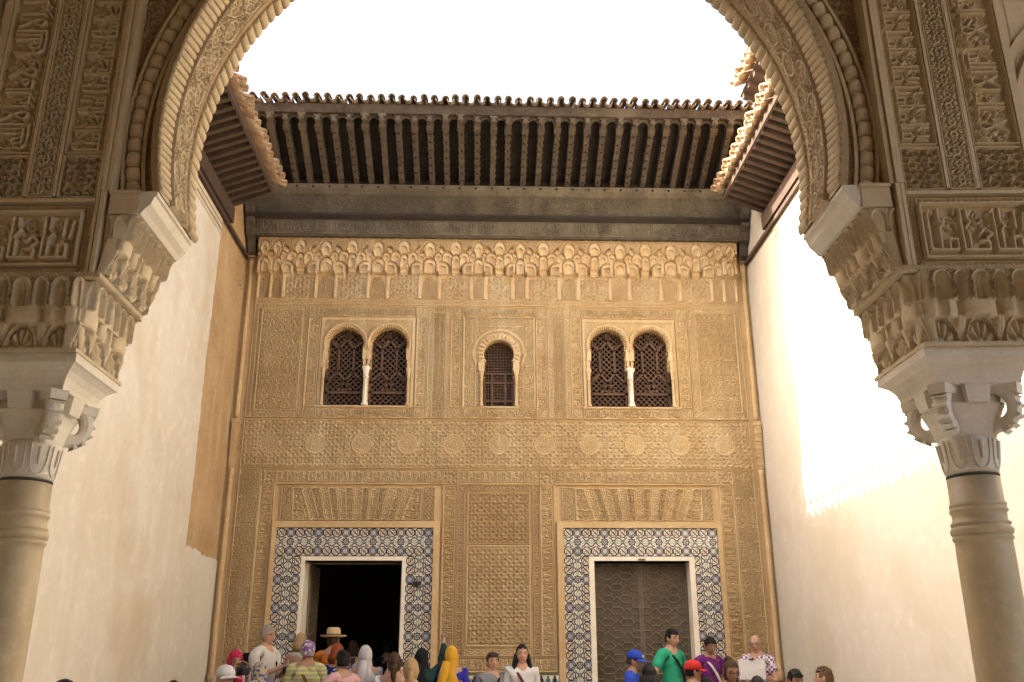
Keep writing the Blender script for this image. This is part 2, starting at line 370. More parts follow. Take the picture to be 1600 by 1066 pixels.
# ------------------------------------------------------------------ setting: ground, courtyard floor, steps
XC = .245                      # centre line of the facade
XL, XR = -3.58, 4.06           # inner faces of the two side walls
YF = 13.0                      # face of the facade
def struct(o): o['kind'] = 'structure'; return o
struct(MB().add([(-900, -900, -.05), (900, -900, -.05), (900, 900, -.05), (-900, 900, -.05)], [(0, 1, 2, 3)]).build('ground', 'earth'))
fl = struct(MB().box(-3.7, 4.2, -4.0, 13.4, -.04, 0).build('courtyard_floor', 'floor_marble'))
for k in range(3):
    struct(MB().box(XL+.002, XR-.002, 10.4+.4*k, 13.3, .002+.133*k, .133*(k+1)).build('step', 'floor_marble'))
STEP_Z = lambda y: 0 if y < 10.4 else .133*min(3, 1+int((y-10.4)/.4))

# ------------------------------------------------------------------ the facade
fac = thing('palace_facade', 'tall ochre palace facade covered in carved stucco above two tiled doorways', 'facade', (XC, YF, 0))
def fp(c0, z0, y=YF): return lambda x, z, d: (XC+c0+x, np.full(np.shape(x), y)-d, z0+z)
def panel(name, c0, c1, z0, z1, kind, p, depth=.026, border=.012, mat='facade_stucco', y=YF, res=.0075, parent=None, amp=1., **k):
    w, h = c1-c0, z1-z0; wi, hi = w-2.7*border, h-2.7*border
    def fn(X, Z):
        H = motif(kind, X, Z, p, wi, hi)
        return H*amp
    return relief(name, w, h, fn, fp(c0, z0, y), mat, parent or fac, res, depth, border, **k)
m = MB(); Y0, Y1 = YF+.012, YF+.5
def wbox(a, b, z0, z1): m.box(XC+a, XC+b, Y0, Y1, z0, z1)
for a, b in ((-4.2, -2.65), (-1.29, 1.29), (2.65, 4.2)): wbox(a, b, 0, 2.982)
wbox(-4.2, 4.2, 2.982, 5.15)
for a, b in ((-4.2, -2.55), (-1.33, -.235), (.235, 1.33), (2.55, 4.2)): wbox(a, b, 5.15, 6.45)
wbox(-4.2, 4.2, 6.45, 9.2)
m.build('wall', 'facade_plain', fac)
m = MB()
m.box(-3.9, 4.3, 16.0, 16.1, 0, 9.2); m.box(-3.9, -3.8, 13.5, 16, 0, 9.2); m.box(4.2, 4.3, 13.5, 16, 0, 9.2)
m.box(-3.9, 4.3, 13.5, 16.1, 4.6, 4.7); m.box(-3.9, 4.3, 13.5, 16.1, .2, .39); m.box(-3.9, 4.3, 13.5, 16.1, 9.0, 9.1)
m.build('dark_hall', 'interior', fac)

# --- window storey
for s in (-1, 1):
    S = lambda a, b: (a, b) if s > 0 else (-b, -a)
    a, b = S(2.85, 3.63)
    panel('carved_panel', a+.10, b-.06, 5.09, 6.65, 'vine', .155, border=.02)
    panel('border_strip', *S(3.575, 3.64), 4.99, 6.73, 'knotv', .05, depth=.02, border=.008)
    panel('border_strip', *S(2.84, 2.945), 4.99, 6.73, 'sebka', .05, depth=.02, border=.012)
    panel('border_strip', *S(2.95, 3.57), 6.655, 6.73, 'sebka', .05, depth=.02, border=.01)
    panel('border_strip', *S(2.95, 3.57), 4.99, 5.085, 'sebka', .05, depth=.02, border=.01)
    panel('inscription_band', *S(2.655, 2.825), 5.155, 6.53, 'mottov', .62, border=.012)
    panel('inscription_band', *S(1.06, 1.225), 5.155, 6.53, 'mottov', .62, border=.012)
    for z0, z1 in ((6.54, 6.715), (4.985, 5.145)):
        panel('carved_square', *S(2.655, 2.825), z0, z1, 'sebka', .05, depth=.02, border=.012)
        panel('carved_square', *S(1.06, 1.225), z0, z1, 'sebka', .05, depth=.02, border=.012)
        panel('inscription_band', *S(1.235, 2.645), z0, z1, 'motto', .47, border=.012, depth=.03, res=.007, amp=1.)
        panel('carved_square', *S(.55, .715), z0, z1, 'sebka', .05, depth=.02, border=.012)
    panel('carved_panel', *S(.79, .98), 5.10, 6.62, 'vine', .09, border=.014)
    for z0_, z1_ in ((4.99, 5.095), (6.625, 6.73)): panel('carved_square', *S(.79, .98), z0_, z1_, 'star', .09, border=.012)
    panel('border_strip', *S(.725, .785), 4.99, 6.73, 'sebka', .05, depth=.02, border=.01)
    panel('border_strip', *S(.985, 1.05), 4.99, 6.73, 'sebka', .05, depth=.02, border=.01)
    panel('inscription_band', *S(.55, .715), 5.155, 6.53, 'mottov', .62, border=.012)
panel('inscription_band', -.54, .54, 6.54, 6.715, 'motto', .54, border=.012, depth=.03, res=.007)
panel('inscription_band', -.54, .54, 4.985, 5.145, 'motto', .54, border=.012, depth=.03, res=.007)
panel('cornice_band', -3.64, 3.64, 6.735, 6.825, 'knot', .09, depth=.02, border=.012, mat='facade_light')

def light_in(cc, half, neck, zc, r, zi0, zi1, grow=0.):
    def f(c, z):
        a = np.abs(c-cc)
        return (np.hypot(c-cc, z-zc) < r+grow) & (z > zi1-.02) | (z <= zi0) & (a < half) | (z > zi0) & (z <= zi1) & (a < neck+grow)
    return f
def arch_outline(cc, half, neck, zc, r, zi0, zi1, zb, n=22):
    a = math.acos(min(1, neck/r)) if neck < r else 0
    P = [(cc-half, zb), (cc-half, zi0), (cc-neck, zi0), (cc-neck, zi1)]
    P += [(cc-r*math.cos(t), zc+r*math.sin(t)) for t in np.linspace(-math.asin((zc-zi1)/r), PI+math.asin((zc-zi1)/r), n)]
    P += [(cc+neck, zi1), (cc+neck, zi0), (cc+half, zi0), (cc+half, zb)]
    return P
def ring(name, cc, zc, r0, r1, a0, a1, parent, flute=26, depth=.06, y=YF, mat='facade_light', scal=False):
    def place(x, z, d):
        t = a0+x; rr = r0+z; return XC+cc-rr*np.cos(t), np.full(np.shape(x), y)-d, zc+rr*np.sin(t)
    wid = r1-r0
    def fn(X, Z):
        q = Z/wid
        if scal: return np.where(q < .25, .75, .35+.65*np.abs(np.sin(X*flute/2))*sstep((1.05-q)*3))
        return np.where(q < .5, .15+.4*q+.45*np.abs(np.sin(X*flute)), np.where(q < .58, .45, .85+.15*np.sin((q-.58)/.42*PI)))
    return relief(name, a1-a0, wid, fn, place, mat, parent, res=.012, depth=depth, skirt=.03)
def colonnette(name, c, z0, z1, r, parent, mat, y=YF-.03):
    h = z1-z0; m = MB()
    m.lathe([(r*1.5, 0), (r*1.5, .03), (r*1.1, .05), (r, .07), (r*.95, h-.16), (r*1.25, h-.155), (r*1.25, h-.14), (r, h-.135), (r*1.0, h-.12), (r*1.4, h-.06), (r*1.8, h-.02), (r*1.8, h)], (XC+c, y, z0), 14)
    return m.build(name, mat, parent, smooth=True)
wmeshes = {}
for s, lab in ((-1, 'left of the two twin-arched windows'), (1, 'right of the two twin-arched windows')):
    cw = 1.94*s; win = MB()
    L = [light_in(cw+k*.32, .290, .262, 6.11, .264, 5.74, 5.99, .04) for k in (-1, 1)]
    z0 = 5.15
    def fn(X, Z):
        c = X-.70; e = .7-np.abs(c)
        H = .6*motif('vine', X, Z, .09, 1.40, 1)
        H = np.where((e < .05) & (e > .008), .8, H); H = np.where(Z > 1.33, .8, H)
        return H
    alf = relief('window_surround', 1.40, 1.385, fn, fp(cw-.70, z0), 'facade_stucco', fac, .008, .022,
                 mask=lambda x, z: L[0](x-.70+cw, z+z0) | L[1](x-.70+cw, z+z0), label='carved stucco surround of a window with twin horseshoe arches')
    for k in (-1, 1):
        cc = cw+k*.32
        P = arch_outline(cc, .290, .262, 6.11, .264, 5.74, 5.99, 5.15)
        m = MB(); n = len(P)
        m.add([(XC+p, YF-.03, q) for p, q in P]+[(XC+p, YF+.30, q) for p, q in P], [(i, i+1, n+i+1, n+i) for i in range(n-1)])
        m.build('reveal', 'facade_plain', alf)
        ring('archivolt', cc, 6.11, .260, .322, -.30, PI+.30, alf)
        for e in (-1, 1): a_, b_ = sorted((XC+cc+e*.258, XC+cc+e*.318)); MB().box(a_, b_, YF-.046, YF+.05, 5.87, 6.04).build('arch_stilt', 'facade_light', alf)
        for e in (-1, 1):
            m = MB()
            x = cc+e*.300
            m.box(XC+x-.030, XC+x+.030, YF-.034, YF+.06, 5.80, 5.87); m.box(XC+x-.024, XC+x+.024, YF-.028, YF+.06, 5.74, 5.80)
            m.build('impost', 'facade_light', alf)
            if e == k: colonnette('colonnette', x+.0*e, 5.165, 5.74, .022, alf, 'facade_light')
    colonnette('colonnette', cw, 5.165, 5.75, .034, alf, 'white_stone', YF-.035)
    MB().box(XC+cw-.72, XC+cw+.72, YF-.045, YF+.05, 5.145, 5.165).build('sill', 'facade_light', alf)
    # wooden lattice
    m = MB(); ya, yb = YF+.13, YF+.15
    x0, x1, za, zb = cw-.62, cw+.62, 5.165, 6.42; st = .058
    for sg in (1, -1):
        q = -1.4
        while q < 2.6:
            t = [(x0, q), (x1, q+sg*(x1-x0))] if sg > 0 else [(x0, q+1.24), (x1, q+1.24-(x1-x0))]
            (ax, az), (bx, bz) = t; az += za; bz += za
            def clip(ax, az, bx, bz):
                lo, hi = 0., 1.; dz = bz-az
                for zz, up in ((za, 1), (zb, 0)):
                    tt = (zz-az)/dz
                    if (dz > 0) == bool(up): lo = max(lo, tt)
                    else: hi = min(hi, tt)
                return lo, hi
            lo, hi = clip(ax, az, bx, bz)
            if hi-lo > .01:
                A = (ax+(bx-ax)*lo, az+(bz-az)*lo); B = (ax+(bx-ax)*hi, az+(bz-az)*hi)
                d = np.array(B)-A; nn = np.array((-d[1], d[0]))/np.linalg.norm(d)*.0085; o_ = .004 if sg > 0 else 0.
                pts = [(A[0]-nn[0], A[1]-nn[1]), (B[0]-nn[0], B[1]-nn[1]), (B[0]+nn[0], B[1]+nn[1]), (A[0]+nn[0], A[1]+nn[1])]
                m.prism(pts, lambda p, q_, dd: (XC+p, dd, q_), ya+o_, yb+o_)
            q += st*1.414
    m.build('lattice', 'lattice_wood', alf)
    m = MB()
    def bar(P, w=.016, y0=YF+.105, y1=YF+.128):
        for (ax, az), (bx, bz) in zip(P[:-1], P[1:]):
            d = np.array((bx-ax, bz-az)); d = d/np.linalg.norm(d); nn = np.array((-d[1], d[0]))*w; e = d*w*.5
            m.prism([(ax-nn[0]-e[0], az-nn[1]-e[1]), (bx-nn[0]+e[0], bz-nn[1]+e[1]), (bx+nn[0]+e[0], bz+nn[1]+e[1]), (ax+nn[0]-e[0], az+nn[1]-e[1])], lambda p, q_, dd: (XC+p, dd, q_), y0, y1)
    for k in (-1, 1):
        cc = cw+k*.32
        bar([(cc-.11, 5.72), (cc-.11, 6.08), (cc, 6.22), (cc+.11, 6.08), (cc+.11, 5.72), (cc, 5.58), (cc-.11, 5.72)])
        bar([(cc-.11, 6.08), (cc-.26, 6.22)]); bar([(cc+.11, 6.08), (cc+.26, 6.22)]); bar([(cc-.11, 5.72), (cc-.28, 5.55)]); bar([(cc+.11, 5.72), (cc+.28, 5.55)])
        bar(arc(cc, 5.50, .07, 0, 2*PI, 8), .012); bar([(cc, 5.58), (cc-.1, 5.42)]); bar([(cc, 5.58), (cc+.1, 5.42)]); bar([(cc, 6.22), (cc, 6.36)], .012); bar(arc(cc, 6.30, .05, 0, 2*PI, 8), .01)
        bar([(cc-.30, 5.40), (cc+.30, 5.40)], .018); bar([(cc-.27, 5.17), (cc-.27, 5.75)], .02); bar([(cc+.27, 5.17), (cc+.27, 5.75)], .02); bar([(cc-.3, 5.185), (cc+.3, 5.185)], .02)
    m.build('lattice_frame', 'lattice_wood', alf)
# central window
L0 = light_in(0, .225, .20, 5.97, .225, 5.62, 5.84, .03)
def fn(X, Z):
    c = X-.54; z = Z+5.155; r = np.hypot(c, z-5.97); e = .54-np.abs(c)
    H = .85*motif('vine', X, Z, .10, 1.08, 1)
    H = np.where((r > .36) & (r < .39) & (z > 5.8), 1, H)
    H = np.where(((np.abs(c) > .34) & (np.abs(c) < .355) | (e < .03) & (e > .008) | (np.abs(z-6.40) < .008) & (np.abs(c) < .36)), 1, H)
    return np.where((z < 5.78) & (np.abs(z-5.78) < .012), 1, H)
alf = relief('window_surround', 1.08, 1.38, fn, fp(-.54, 5.155), 'facade_stucco', fac, .008, .024, mask=lambda x, z: L0(x-.54, z+5.155), label='carved stucco surround of the single narrow arched window')
P = arch_outline(0, .225, .205, 5.97, .225, 5.62, 5.84, 5.15); m = MB(); n = len(P)
m.add([(XC+p, YF-.02, q) for p, q in P]+[(XC+p, YF+.3, q) for p, q in P], [(i, i+1, n+i+1, n+i) for i in range(n-1)]); m.build('reveal', 'facade_plain', alf)
ring('archivolt', 0, 5.97, .222, .32, -.55, PI+.55, alf, flute=28, depth=.055, scal=True)
for e in (-1, 1):
    colonnette('colonnette', e*.255, 5.165, 5.70, .022, alf, 'facade_light')
    MB().box(XC+e*.255-.045, XC+e*.255+.045, YF-.05, YF+.08, 5.70, 5.84).build('impost', 'facade_light', alf)
MB().box(XC-.30, XC+.30, YF-.04, YF+.05, 5.145, 5.165).build('sill', 'facade_light', alf)
m = MB()
for i in range(12):
    x = -.24+i*.0436
    m.box(XC+x-.007, XC+x+.007, YF+.13, YF+.15, 5.165, 6.24)
for i in range(25):
    z = 5.18+i*.0436; m.box(XC-.235, XC+.235, YF+.135, YF+.155, z-.007, z+.007)
m.build('lattice', 'lattice_wood', alf)
m = MB()
for x in (-.205, -.10, .10, .205): m.box(XC+x-.016, XC+x+.016, YF+.10, YF+.129, 5.17, 5.70)
for z in (5.185, 5.28, 5.56, 5.70): m.box(XC-.23, XC+.23, YF+.105, YF+.128, z-.016, z+.016)
m.build('lattice_frame', 'lattice_wood', alf)

# --- medallion band
def fn(X, Z):
    H = samp('star', X/.163, Z/.163); V = samp('vine', X/.11+.3, Z/.11, True)
    return np.clip(np.maximum(H, V*.6), 0, 1)
relief('medallion_band', 7.28, .70, fn, fp(-3.64, 4.258), 'facade_stucco', fac, .0072, .026, .014)
def fn(X, Z):
    x, z = X-.17, Z-.17; r = np.hypot(x, z); t = np.arctan2(z, x); R = .135+.009*np.abs(np.sin(8*t))
    H = .5+.4*np.maximum(samp('vine', X/.1, Z/.1, True)*(r < .09), np.abs(np.cos(12*t))*(r > .09))
    return np.where((r > R-.014) & (r < R+.004), 1.0, H)
def mk(x, z): x, z = x-.17, z-.17; return np.hypot(x, z) > .152
mo = relief('medallion', .34, .34, fn, fp(-.17, 4.43), 'facade_stucco', fac, .0065, .026, 0, 0, mask=mk)
for k in range(-5, 6):
    if k == 0: continue
    obj('medallion', mo.data, fac, Matrix.Translation((k*.652, 0, 0)))

# --- door storey
CD = 1.975
for s in (-1, 1):
    S = lambda a, b: (a, b) if s > 0 else (-b, -a)
    panel('carved_panel', *S(3.345, 3.64), 1.52, 4.245, 'vine', .10, border=.012)
    panel('inscription_band', *S(3.125, 3.335), 1.52, 4.02, 'kuficv', .30, border=.014)
    panel('carved_square', *S(3.125, 3.335), 4.03, 4.245, 'star', .17, border=.014)
    panel('inscription_band', *S(.79, 3.115), 4.03, 4.245, 'kufic', .30, border=.014)
    panel('inscription_band', *S(.58, .78), 1.74, 4.02, 'kuficv', .30, border=.014)
    panel('carved_square', *S(.58, .78), 4.03, 4.245, 'star', .17, border=.014)
    panel('border_strip', *S(.475, .57), 1.74, 4.02, 'star', .08, depth=.02, border=.012, mat='facade_brown')
    panel('carved_square', *S(2.885, 3.03), 3.525, 3.99, 'sebka', .05, border=.012)
    panel('carved_square', *S(.895, 1.065), 3.525, 3.99, 'sebka', .05, border=.012)
    # fan of wedge-shaped voussoirs
    n = 15
    for i in range(n):
        e0, e1 = -1+2*i/n, -1+2*(i+1)/n; carved = i % 2 == 0
        ta, tb = e0*.90, e1*.90; ba, bb = e0*.70, e1*.70
        if i == 0: ba = -.90
        if i == n-1: bb = .90
        def place(x, z, d, ta=ta, tb=tb, ba=ba, bb=bb):
            t = z/.455; a = ba+(ta-ba)*t; b = bb+(tb-bb)*t; return XC+s*CD+a+(b-a)*x/.12, np.full(np.shape(x), YF)-d, 3.527+z
        kk = 'vine' if carved else 'star'
        fnw = (lambda X, Z: motif('vine', X, Z, .075, .12, .45)) if carved else (lambda X, Z: samp('star', X/.1, Z/.1))
        relief('voussoir', .12, .455, fnw, place, 'facade_stucco', fac, .009, .030 if carved else .020, .010 if carved else 0)
    # plain stone frame, tile field and jambs
    m = MB()
    for a, b in ((CD-1.165, CD-1.075), (CD+1.075, CD+1.14)):
        a, b = S(a, b); m.box(XC+a, XC+b, YF-.05, YF+.01, 1.2, 3.425)
    a, b = S(CD-1.165, CD+1.14); m.box(XC+a, XC+b, YF-.05, YF+.01, 3.425, 3.515)
    m.build('door_surround', 'facade_plain', fac)
panel('carved_panel', -.44, .44, 3.20, 3.92, 'star', .166, border=.022, mat='facade_brown', depth=.020, res=.005)
panel('carved_panel', -.44, .44, 1.86, 3.19, 'star', .166, border=.022, depth=.022, res=.005)
panel('border_strip', -.46, .46, 3.93, 4.02, 'sebka', .05, depth=.02, border=.012, mat='facade_brown')
panel('inscription_band', -.57, .57, 4.03, 4.245, 'kufic', .30, border=.014)
panel('inscription_band', -.78, .78, 1.54, 1.73, 'kufic', .34, border=.014)
panel('border_strip', -.46, .46, 1.74, 1.85, 'star', .09, depth=.014, border=.012)
# mosaic cells
CELL = .1233
def ribbon(m, P, w, h):
    for (ax, az), (bx, bz) in zip(P[:-1], P[1:]):
        d = np.array((bx-ax, bz-az)); d = d/np.linalg.norm(d); nn = np.array((-d[1], d[0]))*w; e = d*w
        A = [(ax-nn[0]-e[0], az-nn[1]-e[1]), (bx-nn[0]+e[0], bz-nn[1]+e[1]), (bx+nn[0]+e[0], bz+nn[1]+e[1]), (ax+nn[0]-e[0], az+nn[1]-e[1])]
        m.add([(p, -h, q) for p, q in A], [(0, 1, 2, 3)])
def fillp(m, P, h): m.add([(p, -h, q) for p, q in P], [tuple(range(len(P)))])
def cell_mesh(kind):
    m = MB(); c = CELL/2*.985; k = CELL
    m.mat(0); m.box(-c, c, -.012, 0, -c, c)
    o = .46*k; b = .2*k; OCT = [(-b, -o), (b, -o), (o, -b), (o, b), (b, o), (-b, o), (-o, b), (-o, -b), (-b, -o)]
    if kind == 'diamond':
        m.mat(2); fillp(m, [(-.26*k, -.26*k), (.26*k, -.05*k), (.26*k, .26*k), (-.05*k, .26*k)], .0126)
        m.mat(1); ribbon(m, OCT, .0078, .0136); ribbon(m, [(-.22*k, -.22*k), (.24*k, .24*k)], .0075, .0140)
        ribbon(m, [(-.26*k, .05*k), (-.26*k, .26*k), (0, .26*k)], .0045, .0144); ribbon(m, [(.26*k, -.05*k), (.26*k, -.26*k), (0, -.26*k)], .0045, .0148)
    elif kind == 'circle':
        m.mat(3); fillp(m, arc(0, 0, .26*k, 0, 2*PI, 12)[:-1], .0126)
        m.mat(0); fillp(m, arc(0, 0, .17*k, 0, 2*PI, 10)[:-1], .0130)
        m.mat(1); ribbon(m, arc(0, 0, .33*k, 0, 2*PI, 14), .0066, .0136); ribbon(m, OCT, .0075, .0140)
        m.mat(3); ribbon(m, [(-.3*k, -.3*k), (.3*k, .3*k)], .005, .0144); ribbon(m, [(-.3*k, .3*k), (.3*k, -.3*k)], .005, .0148)
    elif kind == 'star':
        P = [((.42 if i % 2 == 0 else .29)*k*math.cos(i*PI/8), (.42 if i % 2 == 0 else .29)*k*math.sin(i*PI/8)) for i in range(17)]
        m.mat(4); fillp(m, P[:-1], .0126); m.mat(1); ribbon(m, P, .0078, .0136)
        m.mat(3); fillp(m, arc(0, 0, .12*k, 0, 2*PI, 8)[:-1], .0130); m.mat(1); ribbon(m, arc(0, 0, .15*k, 0, 2*PI, 8), .004, .0140)
    else:
        for sg in (-1, 1):
            m.mat(1); ribbon(m, [(sg*.48*k, -.48*k), (sg*.34*k, -.25*k), (sg*.17*k, -.12*k), (sg*.17*k, .12*k), (sg*.34*k, .25*k), (sg*.48*k, .48*k)], .0078, .0136)
            m.mat(4); ribbon(m, [(sg*.06*k, -.48*k), (sg*.07*k, .48*k)], .006, .0130)
        m.mat(5); ribbon(m, [(-.14*k, -.48*k), (-.02*k, 0), (-.14*k, .48*k)], .0035, .0140); ribbon(m, [(.14*k, -.48*k), (.02*k, 0), (.14*k, .48*k)], .0035, .0144)
    return m.mesh('mosaic_tile', ['tile_white', 'tile_line', 'tile_amber', 'tile_blue', 'tile_pale', 'tile_green'])
CM = {k: cell_mesh(k) for k in ('diamond', 'circle', 'star', 'hour')}
ROT = Matrix.Rotation(PI/2, 4, 'Y')
for s in (-1, 1):
    field = MB().box(XC+s*CD-1.074, XC+s*CD+1.074, YF-.006, YF+.01, 3.04, 3.424)
    for e in (-1, 1):
        a, b = sorted((s*CD+e*.72, s*CD+e*1.074)); field.box(XC+a, XC+b, YF-.006, YF+.01, 1.2, 3.04)
    fo = field.build('tile_mosaic', 'mortar', fac, label='mosaic of white, blue and amber tiles around the %s doorway' % ('open left' if s < 0 else 'closed right'))
    def cell(i, j, c, z, turn):
        k = 'star' if (i % 3 == 2 and j == 1) else 'circle' if i % 3 == 2 else 'hour' if j == 1 else 'diamond'
        M4 = Matrix.Translation((XC+s*CD+c, YF-.006, z))
        if turn: M4 = M4 @ ROT
        elif k == 'diamond' and j == 2: M4 = M4 @ Matrix.Rotation(PI, 4, 'Y') @ ROT
        obj('mosaic_tile', CM[k], fo, M4)
    n = 17; w = 2.14/n
    for i in range(n):
        for j in range(3): cell(i+1, j, -1.07+w*(i+.5), 3.047+CELL*(j+.5)+.002, True)
    for e in (-1, 1):
        for i in range(14):
            for j in range(3): cell(i, j, e*(.892+(j-1)*.118) if e > 0 else -.892+(j-1)*.118, 3.04-CELL*(i+.5), False)
    # white jambs and lintel
    m = MB()
    mat = 'white_stone'
    wj = .052 if s < 0 else .07
    for e in (-1, 1):
        a, b = sorted((s*CD+e*.66, s*CD+e*(.66+wj))); m.box(XC+a, XC+b, YF-.03, YF+.35, .4, 2.982)
    m.box(XC+s*CD-.66-wj, XC+s*CD+.66+wj, YF-.032, YF+.35, 2.982, 3.036)
    m.build('door_frame', mat, fac, label='white stone frame of the %s doorway' % ('open left' if s < 0 else 'closed right'))
# doors
def door_leaf(M4, w=.655, h=2.57):
    L = []; px = .27; pz = .155
    def hexo(cx, cz, a, b): return [(cx-a, cz), (cx-a*.55, cz+b), (cx+a*.55, cz+b), (cx+a, cz), (cx+a*.55, cz-b), (cx-a*.55, cz-b), (cx-a, cz)]
    for r in range(17):
        for q in range(3):
            cx = .055+q*px+(px/2 if r % 2 else 0); cz = r*pz+.07
            L.append(hexo(cx, cz, .095, .046)); L.append([(cx-.095, cz), (cx-px/2+.03, cz), (cx-px/2, cz+.035)]); L.append([(cx+.095, cz), (cx+px/2-.03, cz), (cx+px/2, cz+.035)]); L.append([(cx-.05, cz+.046), (cx-.07, cz+.085)]); L.append([(cx+.05, cz+.046), (cx+.07, cz+.085)])
    def fn(X, Z):
        H = np.zeros(X.shape)
        for P in L:
            P = np.array(P); d = seg_dist(X, Z, [tuple(p) for p in P])
            H = np.maximum(H, sstep((.0075-d)/.006+.5)*(.75+.25*np.sin(X*240)*np.sin(Z*240)))
        return np.where(np.minimum(X, w-X) < .025, .8, H)
    def place(x, z, d):
        P = np.stack([x, -d, z, np.ones(x.shape)], 0).reshape(4, -1); Q = np.array(M4) @ P
        return [Q[i].reshape(x.shape) for i in range(3)]
    return relief('door_leaf', w, h, fn, place, 'door_wood', fac, .008, .018, skirt=.06, mat2='door_metal')
door_leaf(Matrix.Translation((XC+CD-.657, YF+.22, .4)))
door_leaf(Matrix.Translation((XC+CD+.002, YF+.22, .4)))
door_leaf(Matrix.Translation((XC-CD-.645, YF+.37, .4)) @ Matrix.Rotation(math.radians(89), 4, 'Z')).__setitem__('label', 'studded wooden door leaf swung open into the dark hall')
door_leaf(Matrix.Translation((XC-CD+.635, YF+.95, .4)) @ Matrix.Rotation(math.radians(-90), 4, 'Z')).__setitem__('label', 'studded wooden door leaf folded back inside the dark hall')
MB().box(XC+CD-.05, XC+CD+.05, YF-.045, YF-.02, 2.985, 3.008).build('door_latch', 'door_metal', fac)

# --- dado with stepped merlon tiles
dd = MB()
for a, b in ((-.80, .80), (-3.64, -3.12), (3.12, 3.64)): dd.box(XC+a, XC+b, YF-.03, YF+.011, .4, 1.52)
dado = dd.build('tile_dado', 'tile_white', fac)
m = MB(); k = .036
mer = [(-2, 0), (2, 0), (2, 1), (1.4, 1), (1.4, 2), (.7, 2), (.7, 3), (-.7, 3), (-.7, 2), (-1.4, 2), (-1.4, 1), (-2, 1)]
m.prism([(p*k*.55, q*k) for p, q in mer], lambda p, q, d: (p, d, q), -.006, 0)
mer_k = m.mesh('merlon_tile', 'tile_line'); m2 = MB(); m2.prism([(p*k*.55, q*k) for p, q in mer], lambda p, q, d: (p, d, q), -.006, 0); mer_g = m2.mesh('merlon_tile', 'tile_green')
i = 0
for a, b in ((-.80, .80), (-3.64, -3.12), (3.12, 3.64)):
    x = a+.05
    while x < b-.03:
        obj('merlon_tile', mer_k if i % 2 else mer_g, dado, Matrix.Translation((XC+x, YF-.03, 1.385))); i += 1; x += .088
    MB().box(XC+a, XC+b, YF-.038, YF-.029, 1.503, 1.52).build('tile_edging', 'tile_green', dado)
    MB().box(XC+a, XC+b, YF-.038, YF-.029, 1.36, 1.38).build('tile_edging', 'tile_green', dado)

# --- muqarnas cornice
def dome(x, z, cx, zb, zt, hw):
    """mask and normalised coordinates of a round-topped lobe"""
    sp = zb+(zt-zb)*.55; a = (x-cx)/hw
    up = np.clip((z-sp)/(zt-sp), 0, 1)
    lim = np.where(z < sp, 1.0, np.sqrt(np.clip(1-up**2.2, 0, 1)))
    return (np.abs(a) < lim) & (z >= zb) & (z <= zt), a/np.maximum(lim, 1e-3), up
def fac_muq(w, wide):
    """z 0 = 6.825 up to .90; depth in metres"""
    def fn(X, Z):
        x = X-w/2; H = .205+.02*samp('vine', x/.06, Z/.06, True)                 # top spandrels
        H = np.where(Z < .66, .16, H)
        def lobe(cx, zb, zt, hw, f, con, H, rib=0):
            mk_, a, up = dome(x, Z, cx, zb, zt, hw)
            v = f+con*np.sqrt(np.clip(1-a**2, 0, 1))*(1-.55*up**2)+(rib*np.abs(np.sin(a*9)) if rib else 0)
            v = np.where((np.abs(a) > .86) | (up > .93), v-.018, v)
            H = np.where(mk_, v, H)
            m2_, a2, up2 = dome(x, Z, cx, zb, zb+(zt-zb)*.66, hw*.60)
            return np.where(m2_, H-.012-.040*np.sqrt(np.clip(1-a2**2, 0, 1))*(1-.4*up2), H)
        hw = w/2
        if wide:
            for e in (-1, 1): H = lobe(e*hw, .50, .80, .10, .135, .05, H)
            H = lobe(0, .62, .875, .095, .175, .06, H)
            for e in (-1, 1): H = lobe(e*.125, .52, .72, .085, .13, .05, H)
            H = lobe(0, .47, .68, .07, .115, .05, H)
            for e in (-1, 1): H = lobe(e*.205, .385, .575, .115, .075, .05, H)
            H = np.where((Z < .47) & (np.abs(x) < .10), np.where(Z > .41, .065, .035), H)
            for e in (-1, 1): H = lobe(e*.082, .36, .50, .026, .02, -.015, H)
            H = np.where((Z < .385) & (np.abs(x) >= .10), .03, H)
            pl = (Z < .385-.06*sstep((np.abs(x)-.10)/.10)) & (np.abs(x) < hw-.035)
            H = np.where(pl, .004+.030*np.maximum(samp('star', x/.19+.5, Z/.19), .6*samp('vine', x/.07, Z/.07, True)), H)
            H = np.where((Z < .37) & (np.abs(x) >= hw-.035), .045*np.sqrt(np.clip(1-((np.abs(x)-hw)/.035)**2, 0, 1))+.01, H)
        else:
            H = lobe(0, .60, .86, min(.095, hw*.8), .165, .06, H, .012 if w < .2 else 0)
            for e in (-1, 1): H = lobe(e*hw*.85, .5, .72, hw*.5, .12, .05, H)
            H = lobe(0, .38, .63, hw*.72, .085, .06, H)
            H = np.where((Z < .40) & (np.abs(x) < hw*.95), .022, H)
            mk_, a, up = dome(x, Z, 0, 0, .36, hw-.035)
            H = np.where(mk_, .008+.022*samp('vine', x/.07, Z/.07, True), H)
            H = np.where((Z < .37) & (np.abs(x) >= hw-.03), .045*np.sqrt(np.clip(1-((np.abs(x)-hw)/.03)**2, 0, 1))+.01, H)
        return H
    return fn
muq = MB().box(XC-3.65, XC+3.65, YF-.001, YF+.011, 6.826, 7.74).build('muqarnas_cornice', 'facade_light', fac, label='honeycomb muqarnas cornice under the timber eaves')
def muq_cell(c, w, wide, cache={}):
    key = (round(w, 3), wide)
    if key not in cache:
        o = relief('muqarnas_cell', w, .905, fac_muq(w, wide), lambda x, z, d: (x-w/2, -d, z), 'facade_light', None, .006, 1.0, skirt=.01)
        cache[key] = o.data; bpy.data.objects.remove(o)
    obj('muqarnas_cell', cache[key], muq, Matrix.Translation((XC+c, YF, 6.828)))
muq_cell(0, .42, True)
